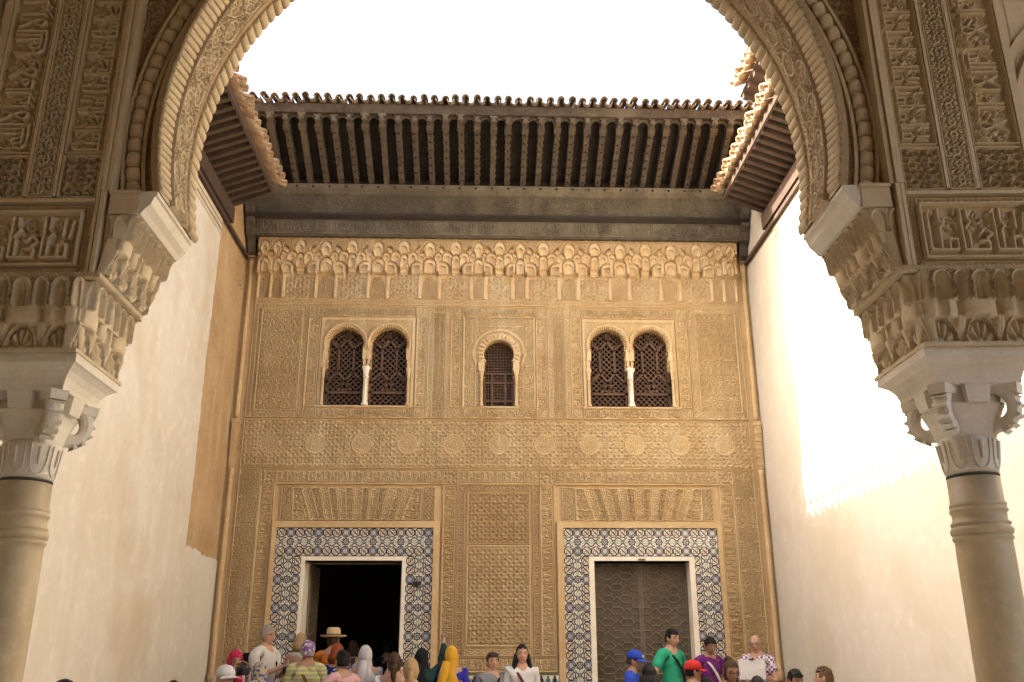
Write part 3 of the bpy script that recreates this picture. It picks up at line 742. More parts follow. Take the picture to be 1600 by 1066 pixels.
for s in (-1, 1):
    muq_cell(s*.315, .21, False)
    for k, c in enumerate((.665, 1.445, 2.225, 3.005)):
        muq_cell(s*c, .49, True)
        if k < 3: muq_cell(s*(c+.39), .29, False)
    muq_cell(s*3.345, .19, False); muq_cell(s*3.535, .19, False)

# --- corner colonnettes beside the side walls
for s in (-1, 1):
    m = MB(); cx = XC+s*3.755
    m.lathe([(.058, 0), (.058, .10), (.036, .14), (.038, 2.2), (.046, 2.24), (.036, 2.28), (.034, 2.75), (.044, 2.8), (.034, 2.84)], (cx, YF-.01, 1.42), 14)
    m.lathe([(.032, 0), (.036, .06), (.033, 2.2), (.042, 2.24), (.033, 2.28), (.044, 2.36), (.050, 2.40), (.044, 2.46)], (cx, YF-.01, 4.98), 14)
    m.build('corner_colonnette', 'facade_plain', fac, smooth=True)
    for k in range(6):
        m = MB(); z = 4.27+k*.115; d = .012+.009*k
        m.box(cx-.050, cx+.050, YF-.02-d, YF+.012, z+.05, z+.085); m.box(cx-.040, cx+.040, YF-.01-d, YF+.012, z, z+.05); m.box(cx-.043, cx+.043, YF-.012-d, YF+.012, z+.085, z+.115)
        m.build('corbel', 'facade_plain', fac)
    for k in range(5): MB().box(cx-.045-.004*k, cx+.045+.004*k, YF-.03-.028*k, YF+.012, 7.42+k*.06, 7.47+k*.06).build('corbel', 'facade_plain', fac)

# ------------------------------------------------------------------ timber eave over the facade
eave = thing('timber_eave', 'dark weathered timber eave with carved rafters and frieze under a tiled roof edge', 'eave', (XC, YF-.6, 7.74))
W2 = 3.80
def extr(name, prof, x0, x1, mat, parent, **k):
    m = MB(); m.prism([(p, q) for p, q in prof], lambda p, q, d: (d, p, q), x0, x1); return m.build(name, mat, parent, **k)
def grain(X, Z, p): return np.maximum(samp('vine', X/p, Z/p, True), 0)
def tilt(ya, za, yb, zb):
    L = math.hypot(yb-ya, zb-za); ny, nz = (zb-za)/L, -(yb-ya)/L
    if ny > 0: ny, nz = -ny, -nz
    return L, lambda x, z, d: (XC-W2+x, ya+(yb-ya)*z/L+ny*d, za+(zb-za)*z/L+nz*d)
extr('beam', [(12.90, 7.735), (12.72, 7.735), (12.70, 7.77), (12.90, 7.78)], XC-W2, XC+W2, 'old_wood', eave)
L1, pl1 = tilt(12.72, 7.77, 12.66, 7.97); relief('frieze_board', 2*W2, L1, lambda X, Z: .7*motif('motto', X, Z, .8, 1, L1)+.3*grain(X, Z, .05), pl1, 'grey_wood', eave, .008, .026, .012)
extr('beam', [(12.95, 7.955), (12.66, 7.955), (12.62, 7.975), (12.56, 8.02), (12.56, 8.045), (12.70, 8.06), (12.95, 8.06)], XC-W2, XC+W2, 'dark_wood', eave)
L2, pl2 = tilt(12.66, 8.06, 12.57, 8.36); relief('frieze_board', 2*W2, L2, lambda X, Z: .7*grain(X, Z, .10)+.5*samp('star', X/.15, Z/.15), pl2, 'grey_wood', eave, .008, .024, .014)
extr('beam', [(12.95, 8.362), (12.56, 8.362), (12.50, 8.42), (12.50, 8.50), (12.95, 8.50)], XC-W2, XC+W2, 'grey_wood', eave)
mr = MB()
for k in range(5): mr.ball((0, 0, 0), (.05, .02, .05), 10, 5)
for c in (-3.4, -2.0, -.65, .7, 2.05, 3.4):
    m = MB()
    for t in range(7):
        a = t*PI/6; m.ball((XC+c+.04*math.cos(a), 12.69, 7.86+.05*math.sin(a)), (.016, .02, .022), 8, 5)
    m.build('shell_boss', 'old_wood', eave, smooth=True)
st = MB().ball((0, 0, 0), (.022, .014, .022), 8, 5).mesh('stud', 'dark_wood', True)
for k in range(30): obj('stud', st, eave, Matrix.Translation((XC-3.55+k*.245, 12.50, 8.455)))
# rafters climb outwards from the frieze
RA, RB = Vector((0, 12.60, 8.50)), Vector((0, 11.52, 9.02)); RD = (RB-RA); RL = RD.length; RU = RD.normalized(); RN = Vector((0, RU.z, -RU.y))   # RN points up
m = MB()
def rp(x, s, n): v = RA+RU*s+RN*n; return (x, v.y, v.z)
def rbox(x0, x1, s0, s1, n0, n1): m.hexa([rp(x0, s0, n0), rp(x1, s0, n0), rp(x1, s1, n0), rp(x0, s1, n0), rp(x0, s0, n1), rp(x1, s0, n1), rp(x1, s1, n1), rp(x0, s1, n1)])
rbox(-.036, .036, -.1, RL-.20, 0, .16); rbox(-.050, .050, RL-.20, RL-.11, -.02, .16); rbox(-.034, .034, RL-.11, RL-.05, .0, .16)
for k in range(9):
    s_ = .12+k*(RL-.32)/8
    for e in (-1, 1): m.ball(rp(e*.036, s_, .03), (.014, .028, .028), 6, 4)
v = rp(0, RL-.02, .03); m.ball(v, (.042, .05, .05), 10, 6); m.box(-.055, .055, v[1]-.03, v[1]+.05, v[2]+.03, v[2]+.07)
rafter = m.mesh('rafter', 'old_wood')
sm = MB()
rafter.materials.append(MT['grey_wood'])
NR = 26; PITCH_R = 5.73/(NR-1)
xs = [-2.63+XC-.0+i*PITCH_R for i in range(NR)]
xs = [XC-2.865+i*PITCH_R for i in range(NR)]
stud2 = MB().ball((0, 0, 0), (.018, .018, .012), 8, 4).mesh('stud', 'dark_wood', True)
allx = [xs[0]-PITCH_R*k for k in (4, 3, 2, 1)]+xs+[xs[-1]+PITCH_R*k for k in (1, 2, 3, 4)]
for x in allx:
    if not (XL-.25 < x < XR+.25): continue
    ro = obj('rafter', rafter, eave, Matrix.Translation((x+random.uniform(-.008, .008), random.uniform(-.03, .02), random.uniform(-.012, .010))) @ Matrix.Translation(RA) @ Matrix.Rotation(random.uniform(-.012, .012), 4, 'Z') @ Matrix.Translation(-RA))
    for k in range(7):
        p = rp(x, .14+k*.135, -.002); obj('stud', stud2, ro, Matrix.Translation(p))
# boards behind the rafters, arched boards at their tips, fascia and roof
extr('soffit_board', [rp(0, -.15, .162)[1:], rp(0, RL-.03, .162)[1:], rp(0, RL-.03, .19)[1:], rp(0, -.15, .19)[1:]], XC-W2-2.4, XC+W2+.3, 'dark_wood', eave)  # near-black colour puts the deep shade between the rafters into the boards
extr('rafter_beam', [(12.74, 8.502), (12.58, 8.502), (12.62, 8.64), (12.74, 8.66)], XC-W2, XC+W2, 'dark_wood', eave)
m = MB(); hw = PITCH_R/2-.002; r_ = hw-.035
P = [(-hw, 0)]+[(-hw, .17), (hw, .17), (hw, 0), (hw-.035, 0)]+[(r_*math.cos(t), .015+r_*.95*math.sin(t)) for t in np.linspace(0, PI, 12)]+[(-hw+.035, 0)]
v = rp(0, RL-.14, .03)
m.prism(P, lambda p, q, d: (p, v[1]+d-.10*q/.17, v[2]+q*1.05), -.025, 0)
ab = m.mesh('arched_board', 'old_wood')
for x in allx[:-1]:
    if XL-.25 < x < XR+.1: obj('arched_board', ab, eave, Matrix.Translation((x+PITCH_R/2, 0, 0)))
extr('fascia', [(11.50, 9.10), (11.47, 9.225), (11.56, 9.25), (11.60, 9.10)], XC-W2-2.4, XC+W2+.3, 'stained_wood', eave)
def tile_meshes(mat, w=.15, L=.46, up='y'):
    def half(r0, r1, a0, a1, dz, th=.013):
        m = MB(); n = 10; V = []
        for r, y in ((r0, 0.), (r1, L)):
            for rr in (r, r-th):
                V += [(rr*math.cos(a0+(a1-a0)*i/n), y, rr*math.sin(a0+(a1-a0)*i/n)+dz) for i in range(n+1)]
        k = n+1; F = []
        for i in range(n): F += [(i, i+1, 2*k+i+1, 2*k+i), (k+i, 3*k+i, 3*k+i+1, k+i+1), (i, k+i, k+i+1, i+1), (2*k+i, 2*k+i+1, 3*k+i+1, 3*k+i)]
        F += [(0, 2*k, 3*k, k), (n, k+n, 3*k+n, 2*k+n)]
        m.add(V, F); return m
    cover = half(w*.36, w*.30, 0, PI, .03).mesh('cover_tile', mat, True)
    pan = half(w*.36, w*.30, PI, 2*PI, .045).mesh('pan_tile', mat, True)
    return cover, pan
cov, pan = tile_meshes('clay_dark')
SL = math.atan2(.42, 1.0)
def tile_row(parent, n, origin, step, axis_rot, slope, cov, pan, drop=.0):
    for i in range(n):
        o_ = Vector(origin)+Vector(step)*i
        j = lambda: Matrix.Translation((random.uniform(-.010, .010), random.uniform(-.035, .03), random.uniform(-.009, .009))) @ Matrix.Rotation(random.uniform(-.06, .06), 4, 'Z') @ Matrix.Rotation(random.uniform(-.08, .08), 4, 'Y')
        B = Matrix.Translation(o_) @ axis_rot @ Matrix.Rotation(slope, 4, 'X')
        obj('pan_tile', pan, parent, B @ j()); obj('cover_tile', cov, parent, Matrix.Translation(Vector(step)*.5) @ B @ Matrix.Translation((0, -.0, .03)) @ j())
tile_row(eave, 52, (XC-3.93, 11.40, 9.235), (.152, 0, 0), Matrix.Identity(4), math.radians(12), cov, pan)
def roof_sheet(name, parent, P0, U, V, nu, nv, amp, pitch, mat):
    """one wavy sheet of roof tiles beyond the edge row"""
    P0, U, V = np.array(P0), np.array(U), np.array(V); lu = np.linalg.norm(U); N = np.cross(U, V); N = N/np.linalg.norm(N); N = N*np.sign(N[2])
    u = np.linspace(0, 1, nu); v = np.linspace(0, 1, nv); A, B = np.meshgrid(u, v)
    h = amp*np.abs(np.sin(PI*A*lu/pitch))
    Q = P0+A[..., None]*U+B[..., None]*V+h[..., None]*N
    idx = np.arange(nu*nv).reshape(nv, nu); F = np.stack([idx[:-1, :-1], idx[:-1, 1:], idx[1:, 1:], idx[1:, :-1]], -1).reshape(-1, 4)
    return obj(name, mesh_from(name, Q.reshape(-1, 3), F, mat), parent, kind='stuff')
roof_sheet('roof_tiles', eave, (XC-6.3, 11.62, 9.24), (10.4, 0, 0), (0, 4.6, 1.3), 420, 6, .06, .152, 'clay_dark')
# corner brackets carrying the frieze
for s in (-1, 1):
    m = MB(); x = XC+s*3.74
    P = [(12.95, 7.50), (12.86, 7.55), (12.80, 7.70), (12.70, 7.74), (12.66, 7.86), (12.58, 7.92), (12.60, 8.0), (12.50, 8.08), (12.48, 8.2), (12.42, 8.30), (12.42, 8.40), (12.95, 8.40)]
    m.prism(P, lambda p, q, d: (d, p, q), x-.06, x+.06); m.build('bracket', 'old_wood', eave)

# ------------------------------------------------------------------ side walls
wl_ = thing('side_wall', 'cream plastered courtyard wall on the left with a bare ochre strip at its far end', 'wall', (XL, 8, 0))
m = MB(); jr = random.Random(8); P = [(-4., 0), (13.5, 0), (13.5, 2.96)]
y = 13.3
while y > 11.6: P.append((y, 2.985+jr.uniform(-.014, .014)+.03*(y < 12.2))); y -= .07
z = 3.02
while z < 8.0: P.append((11.55+jr.uniform(-.012, .012)+.018*math.sin(z*2.1), z)); z += .06
P += [(11.55, 8.0), (-4., 8.0)]
m.prism(P, lambda p, q, d: (d, p, q), XL-.4, XL); m.build('plaster_face', 'plaster', wl_)
MB().box(XL-.4, XL-.012, 11.55, 13.5, 2.99, 8.6).build('bare_strip', 'ochre', wl_, label='bare ochre strip where the plaster is missing')
m = MB()
for z in (7.18, 7.27): m.box(XL, XL+.012, 7.0, 11.55, z, z+.015)
m.build('moulding', 'plaster', wl_)
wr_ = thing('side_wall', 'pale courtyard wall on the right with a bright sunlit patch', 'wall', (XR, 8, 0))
m = MB(); m.box(XR, XR+.4, 3.9, 11.62, 0, 8.0); m.build('plaster_face', 'plaster_right', wr_)  # stops short of the gallery: open end invented to let skylight rake the arch
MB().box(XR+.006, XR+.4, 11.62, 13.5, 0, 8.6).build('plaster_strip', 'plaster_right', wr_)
for s, nm in ((-1, wl_), (1, wr_)):
    X = XL if s < 0 else XR
    m = MB()
    for z in (7.20, 7.29): m.tube([(X-s*.03, 4.3, z+.02), (X-s*.03, 8, z), (X-s*.03, 11.5, z+.012)], .007, 5)
    o = m.build('wall_cable', 'cable', None); tag(o, 'pair of thin cables running along the top of the %s wall' % ('left' if s < 0 else 'right'), 'cable')
    sx = lambda d: X-s*d        # d = distance into the courtyard
    e = thing('side_eave', 'brown rafter eave with clay tiles along the top of the %s wall' % ('left' if s < 0 else 'right'), 'eave', (X, 8, 7.5), 'eaves along the courtyard side walls')
    def sbox(m, d0, d1, y0, y1, z0, z1): a, b = sorted((sx(d0), sx(d1))); m.box(a, b, y0, y1, z0, z1)
    m = MB(); sbox(m, 0.002, .07, 4.25, 11.86, 7.50, 7.728); m.build('wall_plate', 'brown_wood', e)
    m = MB(); sbox(m, 0.002, .05, 9.0, 12.92, 7.415, 7.47); m.build('rail', 'brown_wood', e)
    m = MB(); q = [(.0, 7.73), (.57, 7.945), (.57, 8.035), (.0, 7.83)]
    m.prism(q, lambda p, z, d: (sx(p), d, z), -.034, .034); rm = m.mesh('rafter', 'brown_wood')
    y = 11.80
    while y > 4.4: obj('rafter', rm, e, Matrix.Translation((0, y, random.uniform(-.005, .005)))); y -= .178
    m = MB(); m.prism([(-.1, 7.795), (.58, 8.042), (.58, 8.062), (-.1, 7.815)], lambda p, z, d: (sx(p), d, z), 4.25, 11.86); m.build('soffit_board', 'dark_wood', e)
    m = MB(); m.prism([(.572, 7.955), (.60, 7.967), (.60, 8.06), (.572, 8.05)], lambda p, z, d: (sx(p), d, z), 4.25, 11.86); m.build('fascia', 'brown_wood', e)
    c2, p2 = tile_meshes('clay', .19, .40)
    rot = Matrix.Rotation(PI/2 if s < 0 else -PI/2, 4, 'Z')
    tile_row(e, 40, (sx(.70), 4.35, 8.085), (0, .19, 0), rot, math.radians(22), c2, p2)
    roof_sheet('roof_tiles', e, (sx(.42), 4.2, 8.15), (0, 7.7, 0), (-(sx(1)-sx(0))*3.6, 0, 1.55), 300, 6, .07, .19, 'clay')
    m = MB(); sbox(m, -.5, -3.4, 4.2, 13.4, 0, 7.6); m.build('wing_block', 'plaster', e)

# higher roof behind the right wall
e = thing('upper_eave', 'higher clay tiled eave of the taller wing behind the right wall', 'eave', (4.9, 10, 10))
m = MB(); m.box(4.95, 5.3, 4.4, 12.75, 8.2, 10.75); m.build('wall', 'plaster_right', e)
m = MB(); m.prism([(0, 9.88), (-.80, 10.20), (-.80, 10.28), (0, 9.98)], lambda p, z, d: (4.95+p, d, z), -.04, .04); rm = m.mesh('rafter', 'brown_wood')
y = 12.6
while y > 5: obj('rafter', rm, e, Matrix.Translation((0, y, 0))); y -= .30
m = MB(); m.prism([(.05, 9.97), (-.82, 10.29), (-.82, 10.31), (.05, 10.0)], lambda p, z, d: (4.95+p, d, z), 4.4, 12.7); m.build('soffit_board', 'brown_wood', e)
tile_row(e, 43, (4.0, 4.5, 10.36), (0, .19, 0), Matrix.Rotation(-PI/2, 4, 'Z'), math.radians(20), c2, p2)
roof_sheet('roof_tiles', e, (4.3, 4.4, 10.42), (0, 8.3, 0), (3.2, 0, 1.3), 300, 5, .07, .19, 'clay')
#PART2
# ------------------------------------------------------------------ the portico arch the picture is taken through
AA = math.radians(2.7); AO = (.105, 3.7)
def AP(c, v, z): u = c-.04; return (AO[0]+u*math.cos(AA), AO[1]-u*math.sin(AA)+v, z)
arch = thing('carved_arch', 'large stucco arch of the shaded portico framing the courtyard view', 'arch', AP(0, .26, 3.66))
TH = .52; RA_, ZC, EZ = 1.567, 4.03, 1.04
T0 = -math.asin((ZC-3.665)/(RA_*EZ)); T1 = PI-T0
def AR(t, n, v): r = RA_-n; return AP(r*np.cos(t), v, ZC+r*EZ*np.sin(t))
def abox(m, c0, c1, v0, v1, z0, z1):
    c0, c1 = min(c0, c1), max(c0, c1)
    return m.hexa([AP(c0, v0, z0), AP(c1, v0, z0), AP(c1, v1, z0), AP(c0, v1, z0), AP(c0, v0, z1), AP(c1, v0, z1), AP(c1, v1, z1), AP(c0, v1, z1)])
# masonry body around the opening
m = MB(); ts = np.linspace(T0, T1, 72); V = []; F = []
for t in ts:
    x, z = math.cos(t)*(RA_+.002), ZC+RA_*EZ*math.sin(t)
    k = min(1.80/max(1e-6, abs(math.cos(t))), 2.35/max(1e-6, math.sin(t)) if math.sin(t) > 0 else 9)
    ox, oz = math.cos(t)*k, ZC+math.sin(t)*k
    V += [AP(x, .085, z), AP(ox, .085, oz), AP(x, TH-.02, z), AP(ox, TH-.02, oz), AP(x, .0, z)]
for i in range(len(ts)-1):
    a, b = 5*i, 5*(i+1); F += [(a, b, b+1, a+1), (a+2, a+3, b+3, b+2), (a+4, b+4, b+2, a+2), (a+1, b+1, b+3, a+3)]
m.add(V, F)
for s in (-1, 1):
    abox(m, s*1.745, s*2.40, .028, TH-.004, 3.235, 6.30)
    abox(m, s*2.401, s*2.47, .06, TH-.05, 3.9, 6.30); abox(m, s*3.72, s*4.3, .06, TH-.05, 0, 6.30)
    V = []; F = []; tt = np.linspace(0, PI, 20)
    for t in tt:
        x = s*(3.10-.64*math.cos(t)); z = 4.0+.64*math.sin(t); xo = s*(3.10-.66*math.cos(t))
        V += [AP(x, .06, z), AP(xo, .06, 6.3), AP(x, TH-.05, z), AP(xo, TH-.05, 6.3)]
    for i in range(19):
        a, b = 4*i, 4*i+4; F += [(a, b, b+1, a+1), (a+2, a+3, b+3, b+2), (a, a+2, b+2, b)]
    m.add(V, F)
m.build('masonry', 'arch_stucco', arch)
for s in (-1, 1):
    for (r0, r1, v) in ((.64, .70, .03), (.74, .78, .045)):
        m = MB(); V = []; F = []
        for t in np.linspace(.05, PI, 26):
            for r, vv in ((r0, .07), (r0, v), (r1, v), (r1, .07)): V.append(AP(s*(3.10-r*math.cos(t)), vv, 4.0+r*math.sin(t)))
        for i in range(25):
            for j in range(3): a = 4*i+j; F.append((a, a+1, a+5, a+4))
        m.add(V, F); m.build('side_arch_moulding', 'arch_stucco', arch)
# ridges of the arch edge, one piece each
def ridge_mesh(w, L, r, slant):
    m = MB(); n = 6; V = []
    S = [(-.5, -.1), (-.47, .35), (-.25, .8), (.05, 1.), (.32, .95), (.48, .6), (.5, -.1)]
    for y, sh, k in ((0, 0, .7), (.010, slant*.08, 1.), (L-.012, slant*.92, 1.), (L, slant, .7)):
        for i in range(n+1): V.append((w*S[i][0]*.985+sh, y, r*k*S[i][1]))
    F = [(j*7+i, j*7+i+1, j*7+8+i, j*7+7+i) for j in range(3) for i in range(6)]+[tuple(range(6, -1, -1)), tuple(range(21, 28))]
    return m.add(V, F).mesh('ridge', 'arch_ridge', True)
def frame_at(t, v, n=0.):
    p = Vector(AR(t, n, v)); tx = Vector((-math.sin(t)*math.cos(AA), math.sin(t)*math.sin(AA), math.cos(t)*EZ)).normalized()
    y = Vector((0, 1, 0)); y = (y-tx*y.dot(tx)).normalized(); z = tx.cross(y)
    if z.dot(Vector((-math.cos(t), 0, -math.sin(t)))) < 0: tx = -tx; z = tx.cross(y)
    Mx = Matrix.Identity(4)
    for i in range(3): Mx[i][0], Mx[i][1], Mx[i][2], Mx[i][3] = tx[i], y[i], z[i], p[i]
    return Mx
AL = RA_*1.02*(T1-T0)
NF = 150; wF = AL/NF
ra, rb = ridge_mesh(wF, .155, .016, .030), ridge_mesh(wF, .155, .016, -.030)
NB = 100; wB = AL/NB; rc = ridge_mesh(wB, .115, .024, .006)
def up_slant(t):        # ridges climb towards the crown as they go deeper, on both haunches
    Mx = frame_at(t, 0); return (Mx @ Vector((1, 0, 0))-Mx @ Vector((0, 0, 0))).z > 0
for i in range(NF):
    t = T0+(T1-T0)*(i+.5)/NF; s_ = random.uniform(.94, 1.05)
    obj('ridge', ra if up_slant(t) else rb, arch, frame_at(t, -.012+random.uniform(-.003, .003)) @ Matrix.Diagonal((1, 1, s_, 1)))
for i in range(NB):
    t = T0+(T1-T0)*(i+.5)/NB; obj('ridge', rc, arch, frame_at(t, .415+random.uniform(-.003, .003)) @ Matrix.Diagonal((1, 1, random.uniform(.92, 1.06), 1)))
def on_arch(v0, flip=False): return lambda x, z, d: AR(T1-x/(RA_*1.02), d, v0+z)
def fn(X, Z):
    H = samp('vine', X/.115+.2, (Z-.095)/.115, True)
    for k in range(2):
        q = (X+.10*k) % .20-.10; r = np.hypot(q*.75, Z-(.055 if k else .135)); a = np.arctan2(Z-(.055 if k else .135), q)
        H = np.where(r < .042, .35+.5*np.abs(np.sin(3*a))*sstep((.042-r)/.01), H); H = np.where(np.abs(r-.045) < .005, 1, H)
    return np.where((Z < .008) | (Z > .182), 1, H)
relief('soffit_band', AL, .19, fn, on_arch(.145), 'arch_ridge', arch, .0042, .026, skirt=.01)
relief('twisted_cord', AL, .028, lambda X, Z: np.sin(PI*np.clip(Z/.028, 0, 1))*(.75+.25*np.sin(2*PI*(X+Z)/.02)), on_arch(.336), 'arch_ridge', arch, .004, .030, skirt=.005)
V = []; m = MB()
for t in np.linspace(T0, T1, 80): V += [AR(t, .004, .362), AR(t, .004, .418)]
m.add(V, [(2*i, 2*i+1, 2*i+3, 2*i+2) for i in range(79)]); m.build('plain_fillet', 'arch_brown', arch)
m = MB(); V = []
for t in np.linspace(T0, T1, 90): V += [AR(t, .004, -.008), AR(t, -.032, -.004), AR(t, -.034, .09)]
m.add(V, [(3*i+j, 3*i+j+1, 3*i+3+j+1, 3*i+3+j) for i in range(89) for j in (0, 1)]); m.build('arch_rim', 'arch_brown', arch)
# spandrels
for s in (-1, 1):
    c0 = 1.20
    def place(x, z, d, s=s): return AP(s*(c0+x), .082-d, 3.665+z)
    def mask(x, z): return np.hypot(c0+x, (3.665+z-ZC)/EZ) < RA_+.012
    def fn(X, Z):
        c = c0+X; z = 3.665+Z; t = np.arctan2(z-4.0, c); r = np.hypot(c, z-4.0)
        H = samp('scale', r/.085, t*1.6/.085)*.8+.2*samp('vine', X/.06, Z/.06, True)
        H = np.where(r > 1.74, samp('vine', X/.09, Z/.09, True), H)
        return H
    relief('spandrel', .548, 1.33, fn, place, 'arch_brown', arch, .0045, .018, skirt=.004, mask=mask)
m = MB(); S = [(-.50, -.2), (-.44, .25), (-.22, .70), (.05, .95), (.28, 1.), (.44, .75), (.50, -.2)]; V = []
for y, k in ((-.028, .55), (-.020, .95), (.0, 1.), (.020, .85), (.028, .4)):
    for px_, pz_ in S: V.append((.080*px_, -.034*k*pz_, y*(1.+.25*(1-abs(px_)*2))))
m.add(V, [(j*7+i, j*7+i+1, j*7+8+i, j*7+7+i) for j in range(4) for i in range(6)]); lobe = m.mesh('lobe', 'arch_stucco', True)
t = -.19
while t < PI+.19:
    p = AP(1.70*math.cos(t), .068, 4.0+1.70*math.sin(t)); obj('lobe', lobe, arch, Matrix.Translation(p) @ Matrix.Rotation(PI/2-t, 4, 'Y') @ Matrix.Diagonal((1 if t > PI/2 else -1, 1, 1, 1))); t += .0455
m = MB()
for r0, r1, v in ((1.645, 1.662, .055), (1.738, 1.752, .045)):
    V = []; F = []
    for t in np.linspace(-.2, PI+.2, 90):
        for r, vv in ((r0, .085), (r0, v), (r1, v), (r1, .085)): V.append(AP(r*math.cos(t), vv, 4.0+r*math.sin(t)))
    for i in range(89):
        for j in range(3): a = 4*i+j; F.append((a, a+1, a+5, a+4))
    m.add(V, F)
m.build('lobe_fillet', 'arch_stucco', arch)
def apanel(name, s, c0, c1, z0, z1, kind, p, depth=.016, border=.006, mat='arch_stucco', v=0.024, res=.0035, amp=1.):
    w, h = c1-c0, z1-z0; wi, hi = w-2.7*border, h-2.7*border
    place = (lambda x, z, d: AP(c0+x, v-d, z0+z)) if s > 0 else (lambda x, z, d: AP(-c1+x, v-d, z0+z))
    return relief(name, w, h, lambda X, Z: motif(kind, X, Z, p, wi, hi)*amp, place, mat, arch, res, depth, border, skirt=.004)
for s in (-1, 1):
    m = MB()
    for a, b, d in ((1.745, 1.765, .018), (1.770, 1.785, .030), (1.790, 1.806, .022)): abox(m, s*a, s*b, -d, .029, 3.665, 6.29)
    for a, b, d in ((1.995, 2.008, .016), (2.128, 2.143, .016), (2.365, 2.40, .02)): abox(m, s*a, s*b, -d, .029, 3.64, 6.29)
    for a, b, d in ((1.765, 1.782, .026), (1.79, 1.806, .018), (2.385, 2.40, .02)): abox(m, s*a, s*b, -d, .029, 3.264, 3.664)
    abox(m, s*1.81, s*2.38, -.016, .029, 3.612, 3.628)
    m.build('frame_moulding', 'arch_stucco', arch)
    v_ = 'mottov' if s < 0 else 'mottod'; k_ = 'kuficv' if s < 0 else 'kuficd'
    apanel('carved_square', s, 1.815, 1.99, 3.637, 3.852, 'star', .0875, .036)
    apanel('carved_square', s, 2.15, 2.36, 3.637, 3.852, 'star', .100, .036)
    apanel('inscription_band', s, 1.815, 1.99, 3.866, 5.15, k_, .31, .034)
    apanel('floral_band', s, 2.013, 2.124, 3.637, 5.15, 'palm', .075, .040)
    apanel('inscription_band', s, 2.15, 2.36, 3.866, 5.15, v_, .52, .038)
    apanel('inscription_band', s, 1.858, 2.335, 3.305, 3.572, 'kufic', .45, .040, .008)
    apanel('border_strip', s, 1.858, 2.335, 3.580, 3.608, 'knot', .05, .010, .004)
    apanel('border_strip', s, 1.858, 2.335, 3.270, 3.298, 'knot', .05, .010, .004)
    apanel('border_strip', s, 1.814, 1.850, 3.270, 3.608, 'knotv', .05, .010, .005)
    # hatched string course between the two tiers
    m = MB(); abox(m, s*1.735, s*2.36, -.030, TH+.004, 3.236, 3.263); o = m.build('string_course', 'arch_stucco', arch)
    relief('hatched_strip', .62, .022, lambda X, Z: .5+.5*np.sin(2*PI*(X+s*Z)/.018), lambda x, z, d, s=s: AP(s*1.737+s*x, -.031-d, 3.2385+z), 'arch_stucco', arch, .0035, .006, skirt=.002)
    relief('hatched_strip', TH, .022, lambda X, Z: .5+.5*np.sin(2*PI*(X+Z)/.018), lambda x, z, d, s=s: AP(s*(1.7335-d), -.03+x, 3.2385+z), 'arch_stucco', arch, .0035, .006, skirt=.002)
    m = MB(); abox(m, s*1.845, s*2.28, .055, TH-.03, 2.921, 3.237); abox(m, s*1.775, s*1.845, .06, TH-.02, 3.10, 3.237); m.build('pier_core', 'arch_stucco', arch)
    m = MB(); abox(m, s*1.792, s*2.29, -.006, TH+.004, 2.906, 2.922); m.build('pier_ledge', 'arch_stucco', arch)
    # impost block
    m = MB()
    P = [(1.66, 3.552), (1.600, 3.552), (1.585, 3.575), (1.560, 3.60), (1.545, 3.640), (1.535, 3.645), (1.535, 3.664), (1.66, 3.664)]
    m.prism(P if s < 0 else P[::-1], lambda p, q, d: AP(s*p, d, q), -.006, TH+.002); m.build('impost_block', 'marble', arch)
    m = MB(); abox(m, s*1.615, s*1.744, -.010, .10, 3.575, 3.650); abox(m, s*1.610, s*1.746, -.018, .10, 3.650, 3.667); abox(m, s*1.612, s*1.744, -.014, .10, 3.553, 3.574); m.build('impost_front', 'arch_stucco', arch)
# muqarnas cells: palmette row, barrel row, domed row
def cell_fn(w, h, ribbed):
    def fn(X, Z):
        u = (X-w/2)/w; t = Z/h
        H = np.where(t < .36, .20+.10*sstep((t-.1)/.3), np.where(t < .66, .45, .80))
        H = np.where(t > .66, .80+.12*samp('vine', X/.035, Z/.035, True), H)
        # corners of the bottom row swing forward like little corbels
        H = np.where(t < .40, np.maximum(H, .16+.34*sstep((np.abs(u)-.26)/.2)*sstep(t/.36)), H)
        # barrels
        e4 = (np.abs(u)/.41)**4+(np.clip(t-.52, 0, 1)/.16)**4
        H = np.where((e4 < 1) & (t > .35), .46+.30*np.sqrt(np.clip(1-(u/.43)**2, 0, 1))-.10*sstep((.42-t)/.07), H)
        if not ribbed:
            mk_, q, up = dome(u, t, 0, .37, .60, .16); H = np.where(mk_, .46+.12*q*q, H)
        for e in (-.5, .5):
            mk_, q, up = dome(u, t, e, .40, .66, .085); H = np.where(mk_, .34+.1*q*q, H)
        # palmette in a recessed arch, corbels swinging forward either side
        r = np.hypot(u/.38, t/.36); a = np.arctan2(t*.9, u)
        H = np.where(r < 1, .06+.22*(np.abs(np.sin(4.5*a))*sstep((.98-r)*7)*sstep((r-.18)*6)+.7*sstep((.30-r)*8)), H)
        H = np.where((r >= 1) & (r < 1.10) & (t < .37), .40, H)
        # domes on top
        def dm(e, hw, rib, H):
            mk_, q, up = dome(u, t, e, .60, .97, hw)
            v = .84-.36*np.sqrt(np.clip(1-q*q, 0, 1))*(1-.6*up)
            if rib: v = v+.10*np.abs(np.sin(q*6))
            else: v = v+.10*sstep((.10-np.abs(q))*12)
            H = np.where(mk_, v, H)
            mk2, q2, up2 = dome(u, t, e, .60, 1.0, hw*1.16); return np.where(mk2 & ~mk_, 1.0, H)
        H = dm(0, .21, ribbed, H)
        for e in (-.5, .5): H = dm(e, .17, not ribbed, H)
        return H
    return fn
